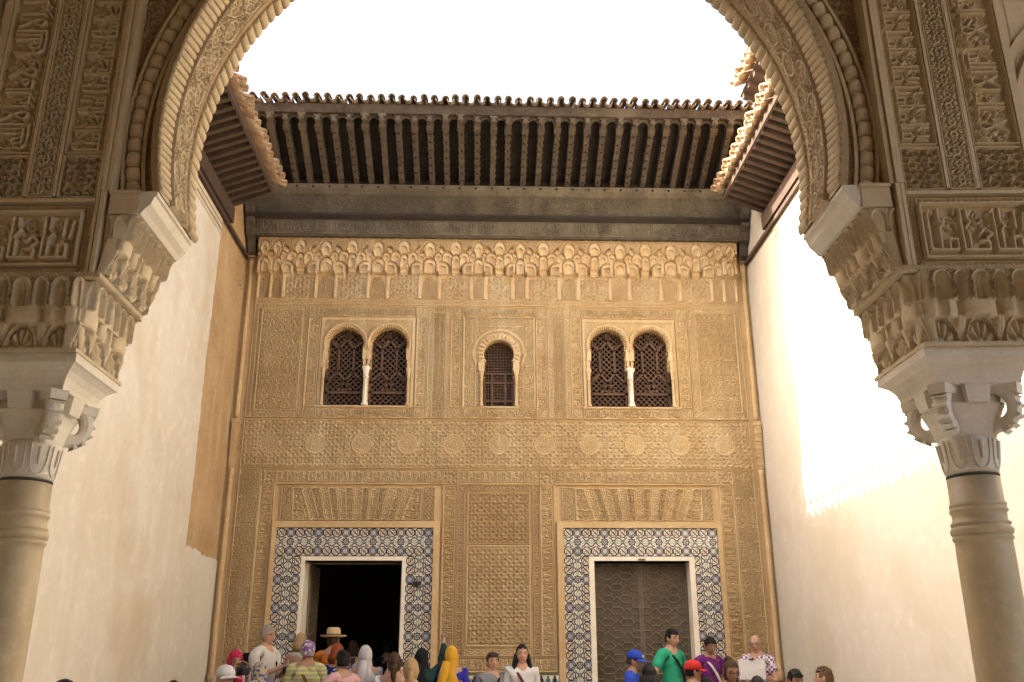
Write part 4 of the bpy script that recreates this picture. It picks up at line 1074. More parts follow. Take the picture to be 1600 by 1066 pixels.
def muq_face(parent, n, w, h, depth, base0, base1, fr, alt=0, mat='arch_stucco'):
    """n cells side by side; fr(x along the face, z, outward) -> point; base leans out from base0 to base1"""
    cw = w/n
    for i in range(n):
        fn = cell_fn(cw, h, (i+alt) % 2 == 0)
        relief('muqarnas_cell', cw, h, fn, lambda x, z, d, i=i: fr(i*cw+x, z, d+base0+(base1-base0)*z/h), mat, parent, .0042, depth, skirt=.02)
for s in (-1, 1):
    fr = MB(); abox(fr, s*1.84, s*1.86, .055, TH-.03, 2.93, 3.23); low = fr.build('lower_muqarnas', 'arch_stucco', arch)
    muq_face(low, 3, TH, .313, .075, 0, .008, (lambda x, z, d: AP(-1.835+d, x, 2.922+z)) if s < 0 else (lambda x, z, d: AP(1.835-d, TH-x, 2.922+z)))
    muq_face(low, 3, .50, .313, .100, 0, .008, (lambda x, z, d: AP(-2.30+x, .052-d, 2.922+z)) if s < 0 else (lambda x, z, d: AP(1.80+x, .052-d, 2.922+z)), 1)
    fr = MB(); abox(fr, s*1.74, s*1.76, .03, TH-.03, 3.265, 3.55); upm = fr.build('upper_muqarnas', 'arch_stucco', arch)
    muq_face(upm, 4, TH, .285, .085, 0.01, .055, (lambda x, z, d: AP(-1.75+d, x, 3.265+z)) if s < 0 else (lambda x, z, d: AP(1.75-d, TH-x, 3.265+z)))
    f1 = cell_fn(.15, .285, True)
    pl = (lambda x, z, d: AP(-1.752+x, .030-d, 3.265+z)) if s < 0 else (lambda x, z, d: AP(1.602+x, .030-d, 3.265+z))
    lean = lambda z: .145-(.030+.075*np.clip(z/.285, 0, 1))
    mk3 = (lambda x, z: x > .150-lean(z)+.006) if s < 0 else (lambda x, z: x < lean(z)-.006)
    relief('muqarnas_cell', .15, .285, f1, pl, 'arch_stucco', upm, .0042, .040, skirt=.01, mask=mk3)
# columns
for s, lab in ((-1, 'marble column with ringed neck at the left edge carrying the arch'), (1, 'marble column with ringed neck at the right edge carrying the arch')):
    c = 2.04*s; bx, by, _ = AP(c, TH/2, 0)
    col = thing('marble_column', lab, 'column', (bx, by, 0), 'marble columns of the portico')
    m = MB()
    def sq(h, z): return [AP(c-h, TH/2-h, z), AP(c+h, TH/2-h, z), AP(c+h, TH/2+h, z), AP(c-h, TH/2+h, z)]
    prof = [(.178, 2.765), (.180, 2.785), (.190, 2.815), (.208, 2.842), (.232, 2.862), (.244, 2.868), (.244, 2.905)]
    V = []; F = []
    for h, z in prof: V += sq(h, z)
    for j in range(len(prof)-1):
        for i in range(4): F.append((4*j+i, 4*j+(i+1) % 4, 4*j+4+(i+1) % 4, 4*j+4+i))
    k = 4*(len(prof)-1); F += [(3, 2, 1, 0), (k, k+1, k+2, k+3)]
    m.add(V, F).build('abacus', 'marble', col)
    m = MB()
    m.lathe([(.104, 2.402), (.108, 2.43), (.118, 2.50), (.122, 2.545), (.116, 2.555), (.116, 2.56)], (bx, by, 0), 32)
    cap = m.build('capital', 'marble', col, smooth=True)
    m = MB()                                       # upper bell, square with rounded corners
    V = []; F = []; n = 32
    for hh, z, e in ((.105, 2.55, .7), (.112, 2.58, .55), (.114, 2.60, .5), (.124, 2.64, .42), (.138, 2.685, .36), (.142, 2.69, .36), (.132, 2.70, .36), (.130, 2.766, .36)):
        for i in range(n):
            t = 2*PI*i/n; ca, sa = math.cos(t), math.sin(t)
            V.append((bx+hh*math.copysign(abs(ca)**e, ca), by+hh*math.copysign(abs(sa)**e, sa), z))
    for j in range(7):
        for i in range(n): F.append((j*n+i, j*n+(i+1) % n, (j+1)*n+(i+1) % n, (j+1)*n+i))
    m.add(V, F).build('bell', 'marble', cap, smooth=True)
    m = MB()
    for q in range(4):
        a = q*PI/2; R4 = Matrix.Translation((bx, by, 0)) @ Matrix.Rotation(a-AA, 4, 'Z')
        pts = [R4 @ Vector(p) for p in ((-.045, -.165, 2.690), (.045, -.165, 2.690), (.045, -.10, 2.690), (-.045, -.10, 2.690), (-.055, -.178, 2.764), (.055, -.178, 2.764), (.055, -.10, 2.764), (-.055, -.10, 2.764))]
        m.hexa(pts)
    m.build('centre_boss', 'marble', cap)
    for q in range(4):
        a = q*PI/2+PI/4-AA; R4 = Matrix.Translation((bx, by, 0)) @ Matrix.Rotation(a, 4, 'Z')
        m = MB()
        # curled volute with an open eye, seen edge-on along the diagonal
        P = [(.205, 2.745), (.232, 2.715), (.240, 2.675), (.232, 2.632), (.206, 2.596), (.172, 2.576), (.140, 2.572), (.118, 2.56)]
        I = [(.140, 2.742), (.166, 2.720), (.184, 2.692), (.186, 2.662), (.174, 2.640), (.156, 2.630), (.140, 2.632), (.108, 2.62)]
        def smooth(A):
            A = [Vector(a) for a in A]; A = [2*A[0]-A[1]]+A+[2*A[-1]-A[-2]]; O = []
            for i in range(1, len(A)-2):
                for k in range(4):
                    t = k/4; O.append(.5*((2*A[i])+(A[i+1]-A[i-1])*t+(2*A[i-1]-5*A[i]+4*A[i+1]-A[i+2])*t*t+(-A[i-1]+3*A[i]-3*A[i+1]+A[i+2])*t**3))
            return O+[A[-2]]
        Ps, Is = smooth(P), smooth(I); V = []; n = len(Ps)
        for i in range(n):
            o_, n_ = Ps[i], Is[i]; hw = .038-.016*i/n; md = (o_+n_)/2
            for k, w_ in ((o_, .45), (o_.lerp(n_, .12), .9), (md, 1.05), (n_.lerp(o_, .12), .9), (n_, .45), (n_, -.45), (n_.lerp(o_, .12), -.9), (md, -1.05), (o_.lerp(n_, .12), -.9), (o_, -.45)): V.append(R4 @ Vector((k.x, w_*hw, k.y)))
        m.add(V, [(10*i+j, 10*i+(j+1) % 10, 10*i+10+(j+1) % 10, 10*i+10+j) for i in range(n-1) for j in range(10)])
        for i in range(1, 6):
            x, z = P[i]; V = [R4 @ Vector(p) for p in ((x-.01, -.03, z+.012), (x+.012, -.03, z-.004), (x-.01, -.03, z-.016), (x-.01, .03, z+.012), (x+.012, .03, z-.004), (x-.01, .03, z-.016))]
            m.add(V, [(0, 1, 2), (5, 4, 3), (0, 3, 4, 1), (1, 4, 5, 2)])
        m.hexa([R4 @ Vector(p) for p in ((.11, -.05, 2.735), (.245, -.034, 2.722), (.245, .034, 2.722), (.11, .05, 2.735), (.11, -.06, 2.765), (.250, -.038, 2.765), (.250, .038, 2.765), (.11, .06, 2.765))])
        m.build('volute', 'marble', cap)
    m = MB()
    for q in range(8):
        a = q*PI/4-AA; P = []
        for t in np.linspace(0, 1, 13):
            da = (.30 if t < .5 else -.30)*(1 if abs(t-.5) > .28 else abs(t-.5)/.28)
            z = 2.545-(.105 if .28 < t < .72 else .105*min(t, 1-t)/.28)
            if .28 < t < .72: z = 2.44-.022*math.cos((t-.5)/.22*PI/2)
            r = .1045+(z-2.41)*.14+.003; P.append((bx+r*math.cos(a+da), by+r*math.sin(a+da), z))
        m.tube(P, .0032, 5)
        P = [(bx+r*math.cos(a), by+r*math.sin(a), z) for r, z in ((.124, 2.535), (.120, 2.49), (.115, 2.46))]; m.tube(P, [.007, .006, .003], 5)
    m.build('leaf_line', 'marble', cap)
    m = MB(); m.lathe([(.1045, 2.394), (.1065, 2.396), (.1065, 2.401), (.1045, 2.403)], (bx, by, 0), 32); m.build('lead_joint', 'lead', col, smooth=True)
    rings = [(.112, 0), (.112, 2.10), (.111, 2.128), (.117, 2.131), (.119, 2.138), (.117, 2.145), (.112, 2.147), (.112, 2.152), (.119, 2.155), (.1235, 2.166), (.1235, 2.172), (.119, 2.181), (.112, 2.184), (.112, 2.192), (.1165, 2.194), (.1175, 2.199), (.1165, 2.204), (.1075, 2.208),
             (.107, 2.243), (.113, 2.246), (.1155, 2.253), (.113, 2.260), (.109, 2.263), (.109, 2.268), (.1125, 2.271), (.113, 2.276), (.1125, 2.281), (.106, 2.285), (.105, 2.39)]
    m = MB(); m.lathe(rings, (bx, by, 0), 48); m.build('shaft', 'shaft_marble', col, smooth=True)
    m = MB(); m.box(bx-.19, bx+.19, by-.19, by+.19, .001, .06); m.lathe([(.17, .06), (.18, .09), (.15, .12), (.14, .14), (.15, .17), (.115, .2)], (bx, by, 0), 32); m.build('base', 'marble', col)
# gallery around the camera and its roof
g = thing('portico_gallery', 'shaded gallery of plain walls and timber ceiling behind the arch', 'gallery', (.2, -1.0, 0))
MB().box(-3.6, 4.1, -1.2, -1.0, 0, 6.3).build('back_wall', 'facade_brown', g)
m = MB(); m.box(-3.6, 4.1, -1.3, 3.72, 6.32, 6.45)
m.build('ceiling', 'ceiling_wood', g)
m = MB()
for k in range(16): m.box(-3.6+.5*k, -3.48+.5*k, -.99, 3.70, 6.18, 6.318)
m.build('beam', 'ceiling_wood', g)
MB().box(-3.6, 4.1, -1.3, 4.15, 6.452, 6.60).build('roof', 'clay', g)
#PART3
# ------------------------------------------------------------------ people
def cloth(name, col, rough=.9, kind=None, col2=None, scale=30):
    m = bpy.data.materials.new(name); m.use_nodes = True; N = m.node_tree.nodes; L = m.node_tree.links; b = N['Principled BSDF']
    b.inputs['Roughness'].default_value = rough; b.inputs['Specular IOR Level'].default_value = .15
    tc = N.new('ShaderNodeTexCoord'); b.inputs['Base Color'].default_value = (*col, 1)
    def mix(fac, c2=None):
        x = N.new('ShaderNodeMix'); x.data_type = 'RGBA'; L.new(fac, x.inputs[0]); x.inputs[6].default_value = (*col, 1)
        x.inputs[7].default_value = (*(c2 or col2), 1); L.new(x.outputs[2], b.inputs['Base Color'])
    def thr(o, t, w=.02):
        r = N.new('ShaderNodeMapRange'); r.inputs[1].default_value = t-w; r.inputs[2].default_value = t+w; L.new(o, r.inputs[0]); return r.outputs[0]
    if kind == 'stripes':
        w = N.new('ShaderNodeTexWave'); w.bands_direction = 'Z'; w.inputs['Scale'].default_value = scale; L.new(tc.outputs['Object'], w.inputs[0]); mix(thr(w.outputs['Fac'], .6, .1))
    elif kind == 'check':
        w = N.new('ShaderNodeTexChecker'); w.inputs['Scale'].default_value = scale; L.new(tc.outputs['Object'], w.inputs[0]); mix(w.outputs['Fac'])
    elif kind in ('blobs', 'dots'):
        w = N.new('ShaderNodeTexVoronoi'); w.inputs['Scale'].default_value = scale; L.new(tc.outputs['Object'], w.inputs[0])
        mix(thr(w.outputs['Distance'], .32 if kind == 'dots' else .42, .05))
        if kind == 'dots': m.node_tree.nodes['Map Range'].inputs[3].default_value = 1; m.node_tree.nodes['Map Range'].inputs[4].default_value = 0
    else:
        n = N.new('ShaderNodeTexNoise'); n.inputs['Scale'].default_value = 9; n.inputs['Detail'].default_value = 5; L.new(tc.outputs['Object'], n.inputs[0])
        mix(n.outputs['Fac'], tuple(c*.78 for c in col))
    bn = N.new('ShaderNodeBump'); bn.inputs['Strength'].default_value = .5; bn.inputs['Distance'].default_value = .02
    n = N.new('ShaderNodeTexNoise'); n.inputs['Scale'].default_value = 11; n.inputs['Detail'].default_value = 3; L.new(tc.outputs['Object'], n.inputs[0]); L.new(n.outputs['Fac'], bn.inputs['Height']); L.new(bn.outputs[0], b.inputs['Normal'])
    MT[name] = m; return name
for n_, c_ in dict(skin_fair=(.50, .29, .20), skin_tan=(.36, .20, .125), skin_olive=(.42, .25, .165), lips=(.36, .15, .12), eye=(.07, .05, .042), brow=(.12, .075, .05), brow_grey=(.33, .25, .20), hair_black=(.012, .010, .009), hair_brown=(.055, .03, .018),
                   hair_blonde=(.36, .24, .115), hair_grey=(.30, .28, .25), hair_red=(.23, .055, .018), hair_light=(.11, .065, .035), trousers=(.04, .045, .07), trousers_light=(.28, .23, .16),
                   white=(.62, .60, .57), offwhite=(.58, .55, .50), pink=(.62, .36, .36), red_scarf=(.46, .025, .075), orange=(.55, .17, .03), black=(.012, .012, .014), mustard=(.55, .30, .03), royal=(.035, .035, .34),
                   grey_shirt=(.20, .21, .22), green=(.03, .34, .19), purple=(.13, .02, .14), hijab_white=(.50, .47, .47), blouse_grey=(.34, .30, .29), red=(.52, .035, .03), magenta=(.46, .06, .20),
                   blue=(.03, .07, .42), maroon=(.10, .02, .025), coral=(.55, .11, .09), straw=(.58, .44, .24), brown_leather=(.16, .065, .03), pale_pink=(.52, .33, .34), strap_white=(.6, .58, .55), cap_white=(.60, .58, .55), teal_black=(.02, .05, .045)).items(): cloth(n_, c_, .5 if n_.startswith(('hair', 'skin')) else .9)
cloth('yellow_stripe', (.50, .47, .16), kind='stripes', col2=(.30, .32, .24), scale=6.5)
cloth('blue_floral', (.03, .07, .30), kind='blobs', col2=(.34, .27, .14), scale=26)
cloth('navy_dots', (.02, .03, .12), kind='dots', col2=(.6, .6, .62), scale=24)
cloth('plaid', (.62, .58, .60), kind='check', col2=(.16, .05, .12), scale=34)
cloth('bandana', (.6, .57, .6), kind='blobs', col2=(.20, .10, .28), scale=22)

PEND = []
def skin_obj(name, J, E, mats, parent, mat4, level=1):
    """one continuous skinned surface grown on a skeleton; J = {joint: (xyz, rx, ry)}"""
    keys = list(J); me = bpy.data.meshes.new(name)
    me.from_pydata([J[k][0] for k in keys], [(keys.index(a), keys.index(b)) for a, b in E], [])
    o = bpy.data.objects.new(name, me); COL.objects.link(o)
    md = o.modifiers.new('skin', 'SKIN'); md.use_smooth_shade = True
    for i, k in enumerate(keys):
        d = me.skin_vertices[0].data[i]; d.radius = J[k][1:3]; d.use_root = (i == 0)
    sb = o.modifiers.new('sub', 'SUBSURF'); sb.levels = level; sb.render_levels = level
    o.matrix_basis = mat4
    PEND.append([o, mats, parent, mat4, None]); return o
def head_mb(skin=0, lip=1, eye=2, down=0.):
    """egg-shaped head with nose, brow, sockets, mouth and ears; faces -Y, chin at z=0, crown at z=.225"""
    m = MB(); nu, nv = 36, 30; V = []; mi = []
    for j in range(nv+1):
        th = PI*j/nv
        for i in range(nu):
            ph = 2*PI*i/nu-PI/2; x, y, z = math.sin(th)*math.cos(ph), math.sin(th)*math.sin(ph), math.cos(th)
            X, Y, Z = x*.073, y*.092, z*.113
            if z < 0:
                k = (-z)**1.4; X *= 1-.30*k; Y = Y*(1-.18*k)-.018*k
                if y > 0: Y *= 1-.25*k
            if y < 0:
                g = lambda a, b, sa, sb: math.exp(-((X-a)/sa)**2-((Z-b)/sb)**2)
                Y -= .024*g(0, -.022, .012, .016)+.012*g(0, .002, .009, .022)+.004*g(0, -.058, .022, .010)+.006*g(0, -.092, .02, .015)
                Y += .010*(g(.032, .010, .017, .011)+g(-.032, .010, .017, .011)); Y -= .005*(g(.03, .032, .022, .007)+g(-.03, .032, .022, .007))
                Y += .004*g(0, -.066, .02, .004)
            V.append((X, Y, Z+.113))
    for j in range(nv):
        for i in range(nu):
            a, b, c, d = j*nu+i, (j+1)*nu+i, (j+1)*nu+(i+1) % nu, j*nu+(i+1) % nu
            X = (V[a][0]+V[c][0])/2; Y = (V[a][1]+V[c][1])/2; Z = (V[a][2]+V[c][2])/2-.113
            m.cur = skin
            if Y < -.03:
                if abs(X) < .022 and -.070 < Z < -.052: m.cur = lip
                elif .020 < abs(X) < .042 and .005 < Z < .015: m.cur = eye
                elif .018 < abs(X) < .048 and .028 < Z < .036: m.cur = 3
            m.f.append((a, b, c, d)); m.m.append(m.cur)
    b0 = len(m.v); m.v += V
    m.f = [tuple(i+b0 for i in f) for f in m.f]; m.cur = skin
    for e in (-1, 1): m.ball((e*.073, .008, .108), (.010, .019, .031), 8, 6)
    return m
def shell(mat_fn, grow=1.1, keep=None, wav=.0, seed=0, down=0.):
    """a layer over the skull: keep(x, y, z) in head units says where it lies"""
    m = MB(); nu, nv = 30, 22; V = []; r_ = random.Random(seed)
    ph0 = r_.uniform(0, 6)
    for j in range(nv+1):
        th = PI*j/nv
        for i in range(nu):
            ph = 2*PI*i/nu; x, y, z = math.sin(th)*math.cos(ph), math.sin(th)*math.sin(ph), math.cos(th)
            w = 1+wav*math.sin(ph*7+ph0+4*math.sin(th*3))
            V.append((x*.073*grow*w, y*.092*grow*w, z*.113*grow*w+.113+r_.uniform(-.002, .002)))
    F = []
    for j in range(nv):
        for i in range(nu):
            f = (j*nu+i, (j+1)*nu+i, (j+1)*nu+(i+1) % nu, j*nu+(i+1) % nu)
            c = [sum(V[q][k] for q in f)/4 for k in range(3)]
            if keep(*c): F.append(f)
    used = sorted({i for f in F for i in f}); mp = {u: i for i, u in enumerate(used)}
    m.add([V[u] for u in used], [tuple(mp[i] for i in f) for f in F]); return m
def hair_keep(style):
    def k(x, y, z):
        if style == 'short': return z > .165 if y < -.045 else (z > .118 if y < .02 else z > .055)
        if style == 'thin': return (z > .17 and y > -.02) if y < .0 else (z > .062)
        if style == 'long': return z > .188-.25*abs(x) if y < -.045 else (z > .03 if y < .0 else True)
        if style == 'bald': return z < .165 and (z > .06) and y > .012
        if style == 'hijab': return not (y < -.045 and .0 < z < .172 and abs(x) < .052)
        return z > .13
    return k
TAILS = {'down': ((.215, -.02, 1.10), (.235, -.09, .87)), 'hold': ((.205, .02, 1.12), (.09, -.27, 1.10)), 'camera': ((.235, -.17, 1.22), (.07, -.26, 1.50)), 'chest': ((.225, -.04, 1.12), (.08, -.25, 1.22)),
         'raise': ((.28, -.08, 1.52), (.25, -.16, 1.78)), 'hips': ((.34, .02, 1.14), (.20, -.04, .99)), 'phone': ((.225, -.10, 1.14), (.16, -.31, 1.28))}
def person(label, px, py, Y, face, skin, hair, top, *, style='short', armL='down', armR='down', sex='m', legs='trousers', sleeve='short', hat=None, tilt=0., glasses=False, group=None, kid=1., strap=None, dress=False, fat=1.):
    """px, py = where the top of the head stands in the photograph; it is set on the ground or step at depth Y"""
    d = _f*1445.87+_r*(px-800)-_u*(py-533); t = Y/d.y; x0 = d.x*t; ztop = 1.65+d.z*t; zb = STEP_Z(Y) if Y < 13.2 else .39
    H = max(1.05, ztop-zb); extra = .035 if hat in ('cap', 'straw') or style in ('hijab',) else .012
    S = (H-extra)/1.705
    lab = label
    T = thing('person', lab, 'person', (x0, Y, zb), 'visitors in the courtyard')
    MW = Matrix.Translation((x0, Y, zb)) @ Matrix.Rotation(face, 4, 'Z') @ Matrix.Diagonal((S, S, S, 1))
    sw = 1.0 if sex == 'm' else .90; fw = fat
    J = {'pel': ((0, 0, .96), .155*fw, .11*fw), 'wst': ((0, -.005, 1.10), .135*fw, .10*fw), 'chs': ((0, 0, 1.28), .155*fw, .105*fw), 'col': ((0, .012, 1.43), .085, .075), 'nek': ((0, -.005, 1.485), .054, .055), 'hd': ((0, -.012, 1.55), .050, .053)}
    E = [('pel', 'wst'), ('wst', 'chs'), ('chs', 'col'), ('col', 'nek'), ('nek', 'hd')]
    hands = []
    for e, arm, tg in ((-1, armR, 'R'), (1, armL, 'L')):
        el, wr = TAILS[arm]; el = (e*el[0]*sw, el[1], el[2]); wr = (e*wr[0], wr[1], wr[2])
        J['sh'+tg] = ((e*.175*sw, .01, 1.405), .062, .060); J['el'+tg] = (el, .043, .043); J['wr'+tg] = (wr, .028, .030)
        dv = (Vector(wr)-Vector(el)).normalized(); pm = Vector(wr)+dv*.075
        J['pm'+tg] = (tuple(pm), .038, .018)
        E += [('col', 'sh'+tg), ('sh'+tg, 'el'+tg), ('el'+tg, 'wr'+tg), ('wr'+tg, 'pm'+tg)]; hands.append((e, Vector(wr), pm, dv))
        J['hp'+tg] = ((e*.09, 0, .90), .095*fw, .10*fw); J['kn'+tg] = ((e*.095, -.015, .50), .062, .065); J['an'+tg] = ((e*.095, .02, .09), .042, .045); J['to'+tg] = ((e*.10, -.15, .035), .040, .030)
        E += [('pel', 'hp'+tg), ('hp'+tg, 'kn'+tg), ('kn'+tg, 'an'+tg), ('an'+tg, 'to'+tg)]
    body = skin_obj('body', J, E, [skin, 'lips', 'eye', 'brow_grey' if hair == 'hair_grey' else 'brow'], T, MW)
    HM = Matrix.Translation((0, -.014, 1.478)) @ Matrix.Rotation(tilt, 4, 'X')
    hm = head_mb(); hv = [HM @ Vector(v) for v in hm.v]
    fm = MB()                                               # five unequal, bent fingers on each hand
    for e, wr, pm, dv in hands:
        side = dv.cross(Vector((0, 0, 1)));  side = side.normalized() if side.length > .1 else Vector((1, 0, 0)); nrm = side.cross(dv)
        for k, ln in enumerate((.058, .068, .064, .050)):
            b = pm+side*(-.027+.018*k)-dv*.01; p1 = b+dv*ln*.55; p2 = p1+(dv*.6-nrm*.6)*ln*.45; fm.tube([b, p1, p2], [.0095, .0088, .0065], 5)
        b = wr+dv*.03+side*(-.030); fm.tube([b, b+dv*.03-side*.022, b+dv*.055-side*.024], [.011, .0098, .0075], 5)
    PEND[-1][4] = ((hv, hm.f, hm.m), (fm.v, fm.f, [0]*len(fm.f)))
    # clothes follow the same skeleton, a little wider
    g = 1.13
    JS = {k: (J[k][0], J[k][1]*g, J[k][2]*g) for k in ('wst', 'pel', 'chs')}; JS['pel'] = ((0, 0, .93), .168*fw, .125*fw); JS['col'] = ((0, .014, 1.425), .092, .084)
    ES = [('wst', 'pel'), ('wst', 'chs'), ('chs', 'col')]
    JS['clr'] = ((0, .008, 1.478), .064, .064) if sex == 'm' else ((0, .012, 1.455), .070, .066); ES.append(('col', 'clr'))
    if dress: JS['hem'] = ((0, 0, .30), .20, .17); ES.append(('pel', 'hem'))
    for tg in 'RL':
        JS['sh'+tg] = (J['sh'+tg][0], .076, .074); a, b = Vector(J['sh'+tg][0]), Vector(J['el'+tg][0]); ES.append(('col', 'sh'+tg))
        if sleeve == 'long':
            JS['el'+tg] = (J['el'+tg][0], .057, .057); c = Vector(J['wr'+tg][0]); JS['wr'+tg] = (tuple(c), .042, .042); ES += [('sh'+tg, 'el'+tg), ('el'+tg, 'wr'+tg)]
        elif sleeve == 'short': JS['sl'+tg] = (tuple(a.lerp(b, .68)), .064, .064); ES.append(('sh'+tg, 'sl'+tg))
    skin_obj('dress' if dress else 'shirt', JS, ES, [top], T, MW, 2)
    if not dress:
        JT = {'pel': ((0, 0, .955), .160*fw, .118*fw)}; ET = []
        for e, tg in ((-1, 'R'), (1, 'L')):
            JT['hp'+tg] = ((e*.09, 0, .88), .106*fw, .11*fw); JT['kn'+tg] = (J['kn'+tg][0], .076, .08); JT['an'+tg] = (J['an'+tg][0], .064, .066); ET += [('pel', 'hp'+tg), ('hp'+tg, 'kn'+tg), ('kn'+tg, 'an'+tg)]
        skin_obj('trousers', JT, ET, [legs], T, MW)
    def place(m, name, mat, smooth=True, M2=None, parent=None, **k):
        return obj(name, m.mesh(name, mat, smooth), parent or T, MW @ (M2 if M2 is not None else HM), **k)
    sd = int(px)
    if style == 'hijab':
        m = shell(None, 1.15, hair_keep('hijab'), .026, sd)
        # drape over neck and shoulders
        n = 28; R = ((.088, .100, .07, -.0), (.094, .105, .01, .005), (.115, .115, -.06, .01), (.165, .135, -.13, .012), (.200, .150, -.19, .012), (.190, .150, -.27, .0)); V = []
        for a_, b_, z, yo in R:
            for i in range(n):
                t = 2*PI*i/n; k = 1+.05*math.sin(5*t+z*20+sd)+.03*math.sin(9*t-z*30)
                V.append((a_*math.cos(t)*k*sw, b_*math.sin(t)*k+yo, z+.02*math.sin(3*t+sd)*(1 if z < 0 else 0)))
        F = [(j*n+i, (j+1)*n+i, (j+1)*n+(i+1) % n, j*n+(i+1) % n) for j in range(len(R)-1) for i in range(n) if not (j == 0 and 17 < i < 25)]
        m.add(V, F)
        tl = [(.03, .10, .05), (.05, .155, -.10), (.08, .165, -.22), (.10, .16, -.36)] ; m.tube(tl, [.05, .06, .055, .03], 8)
        place(m, 'headscarf', hair)
    elif hair:
        m = shell(None, 1.09 if style != 'bald' else 1.03, hair_keep('long' if style in ('ponytail', 'bun', 'bob') else style), .018, sd)
        if style == 'long':
            for i in range(11):
                a = PI*(-.05+1.1*i/10); x, y = .072*math.cos(a), .085*math.sin(a)
                m.tube([(x, y, .12), (x*1.22, y*1.12, .03), (x*1.45, y*1.15-.01, -.08), (x*1.5, y*1.1-.02, -.20), (x*1.3, y*1.0-.03, -.28)], [.026, .03, .03, .026, .010], 6)
        if style == 'bob':
            for i in range(11):
                a = PI*(0+1.0*i/10); x, y = .074*math.cos(a), .088*math.sin(a); m.tube([(x, y, .11), (x*1.15, y*1.1, .05), (x*1.1, y*1.05, -.005)], [.024, .028, .012], 6)
        if style == 'ponytail': m.ball((0, .115, .12), .03, 10, 6); m.tube([(0, .11, .12), (0, .15, .07), (.01, .155, -.02), (.0, .14, -.11)], [.028, .036, .032, .010], 8)
        if style == 'bun': m.ball((0, .085, .205), (.042, .040, .038), 10, 8)
        if style == 'short':
            r2 = random.Random(sd)
            for _ in range(26):
                a = r2.uniform(0, 2*PI); b = r2.uniform(.35, 1.25); x, y, z = math.sin(b)*math.cos(a), math.sin(b)*math.sin(a), math.cos(b)
                if y < -.55 and z < .6: continue
                m.ball((x*.076, y*.095, .113+z*.117), (.02, .02, .012), 6, 4)
        if style == 'bun' or style == 'short' or style == 'long': pass
        place(m, 'hair', hair)
    if hat:
        kind, mat = hat if isinstance(hat, tuple) else (hat, 'cap_white')
        m = MB()
        if kind == 'cap':
            m.lathe([(.098, .135), (.100, .165), (.090, .205), (.060, .235), (.02, .246), (.008, .25)], (0, 0, 0), 20, .88, 1.08)
            V = []; n = 12
            for r in (.095, .165):
                for i in range(n+1):
                    a = -PI*.14-PI*.72*i/n; V.append((r*math.cos(a)*.88, r*math.sin(a)*1.08, .150-.020*(r > .1)-.012*abs(math.cos(a))))
            m.add(V, [(i, i+1, n+2+i, n+1+i) for i in range(n)])
            m.add([(v[0], v[1], v[2]-.006) for v in V], [(i+1, i, n+1+i, n+2+i) for i in range(n)])
            h = place(m, 'cap', mat)
            if mat == 'blue':
                q = MB().box(-.032, .032, -.109, -.101, .165, .20); place(q, 'cap_patch', 'white', False, parent=h)
        elif kind == 'straw':
            m.lathe([(.098, .160), (.10, .20), (.092, .255), (.075, .275), (.05, .268), (.02, .262)], (0, 0, 0), 24, .92, 1.08)
            m.lathe([(.098, .160), (.13, .158), (.165, .165), (.185, .178), (.187, .174), (.165, .159), (.13, .152), (.096, .155)], (0, 0, 0), 28, .92, 1.08)
            h = place(m, 'straw_hat', 'straw')
            q = MB(); q.lathe([(.1005, .162), (.1025, .165), (.1025, .190), (.1005, .193)], (0, 0, 0), 24, .92, 1.08); place(q, 'hat_band', 'black', parent=h)
        elif kind == 'bandana':
            m = shell(None, 1.12, lambda x, y, z: z > .150+.25*(-y if y < 0 else 0)*0 or (y > .02 and z > .12), .01, sd); m.ball((0, .11, .13), (.02, .02, .018), 8, 5); m.tube([(0, .11, .13), (.02, .13, .09), (.03, .13, .05)], [.012, .016, .006], 5); place(m, 'bandana', 'bandana')
    if glasses:
        m = MB()
        zg = .20 if glasses == 'up' else .124; yg = -.098 if glasses != 'up' else -.085
        for e in (-1, 1):
            P = [(e*.033+.024*math.cos(a), yg, zg+.017*math.sin(a)) for a in np.linspace(0, 2*PI, 13)]; m.tube(P, .0024, 4); m.tube([(e*.057, yg, zg+.004), (e*.076, .0, zg+.004)], .0024, 4)
            if glasses == 'up': m.ball((e*.033, yg, zg), (.024, .004, .017), 10, 5)
        m.tube([(-.010, yg, zg+.004), (.010, yg, zg+.004)], .0024, 4); place(m, 'glasses', 'black_plastic', False)
    if strap:
        mat, e = strap; m = MB(); P = []
        for a in np.linspace(0, 2*PI, 25):
            t = .5+.5*math.cos(a); x = e*(.10*t-.16*(1-t)); z = .98+.465*t; y = -.135*math.sin(a)*(1.0 if t < .8 else 1.0-.4*(t-.8)/.2); P.append((x, y, z))
        for (p, q) in zip(P[:-1], P[1:]):
            w = .017; m.hexa([(p[0]-w, p[1], p[2]-.004), (p[0]+w, p[1], p[2]-.004), (q[0]+w, q[1], q[2]-.004), (q[0]-w, q[1], q[2]-.004), (p[0]-w, p[1]*1.06, p[2]+.004), (p[0]+w, p[1]*1.06, p[2]+.004), (q[0]+w, q[1]*1.06, q[2]+.004), (q[0]-w, q[1]*1.06, q[2]+.004)])
        place(m, 'bag_strap', mat, False, Matrix.Identity(4))
    return T, MW, J
def held(name, label, cat, m, mats, MW, at, rot=Matrix.Identity(4), group=None):
    M4 = MW @ Matrix.Translation(at) @ rot
    T = thing(name, label, cat, tuple(M4.translation), group)
    for part, mb, mat in m: obj(part, mb.mesh(part, mat), T, M4)
    return T
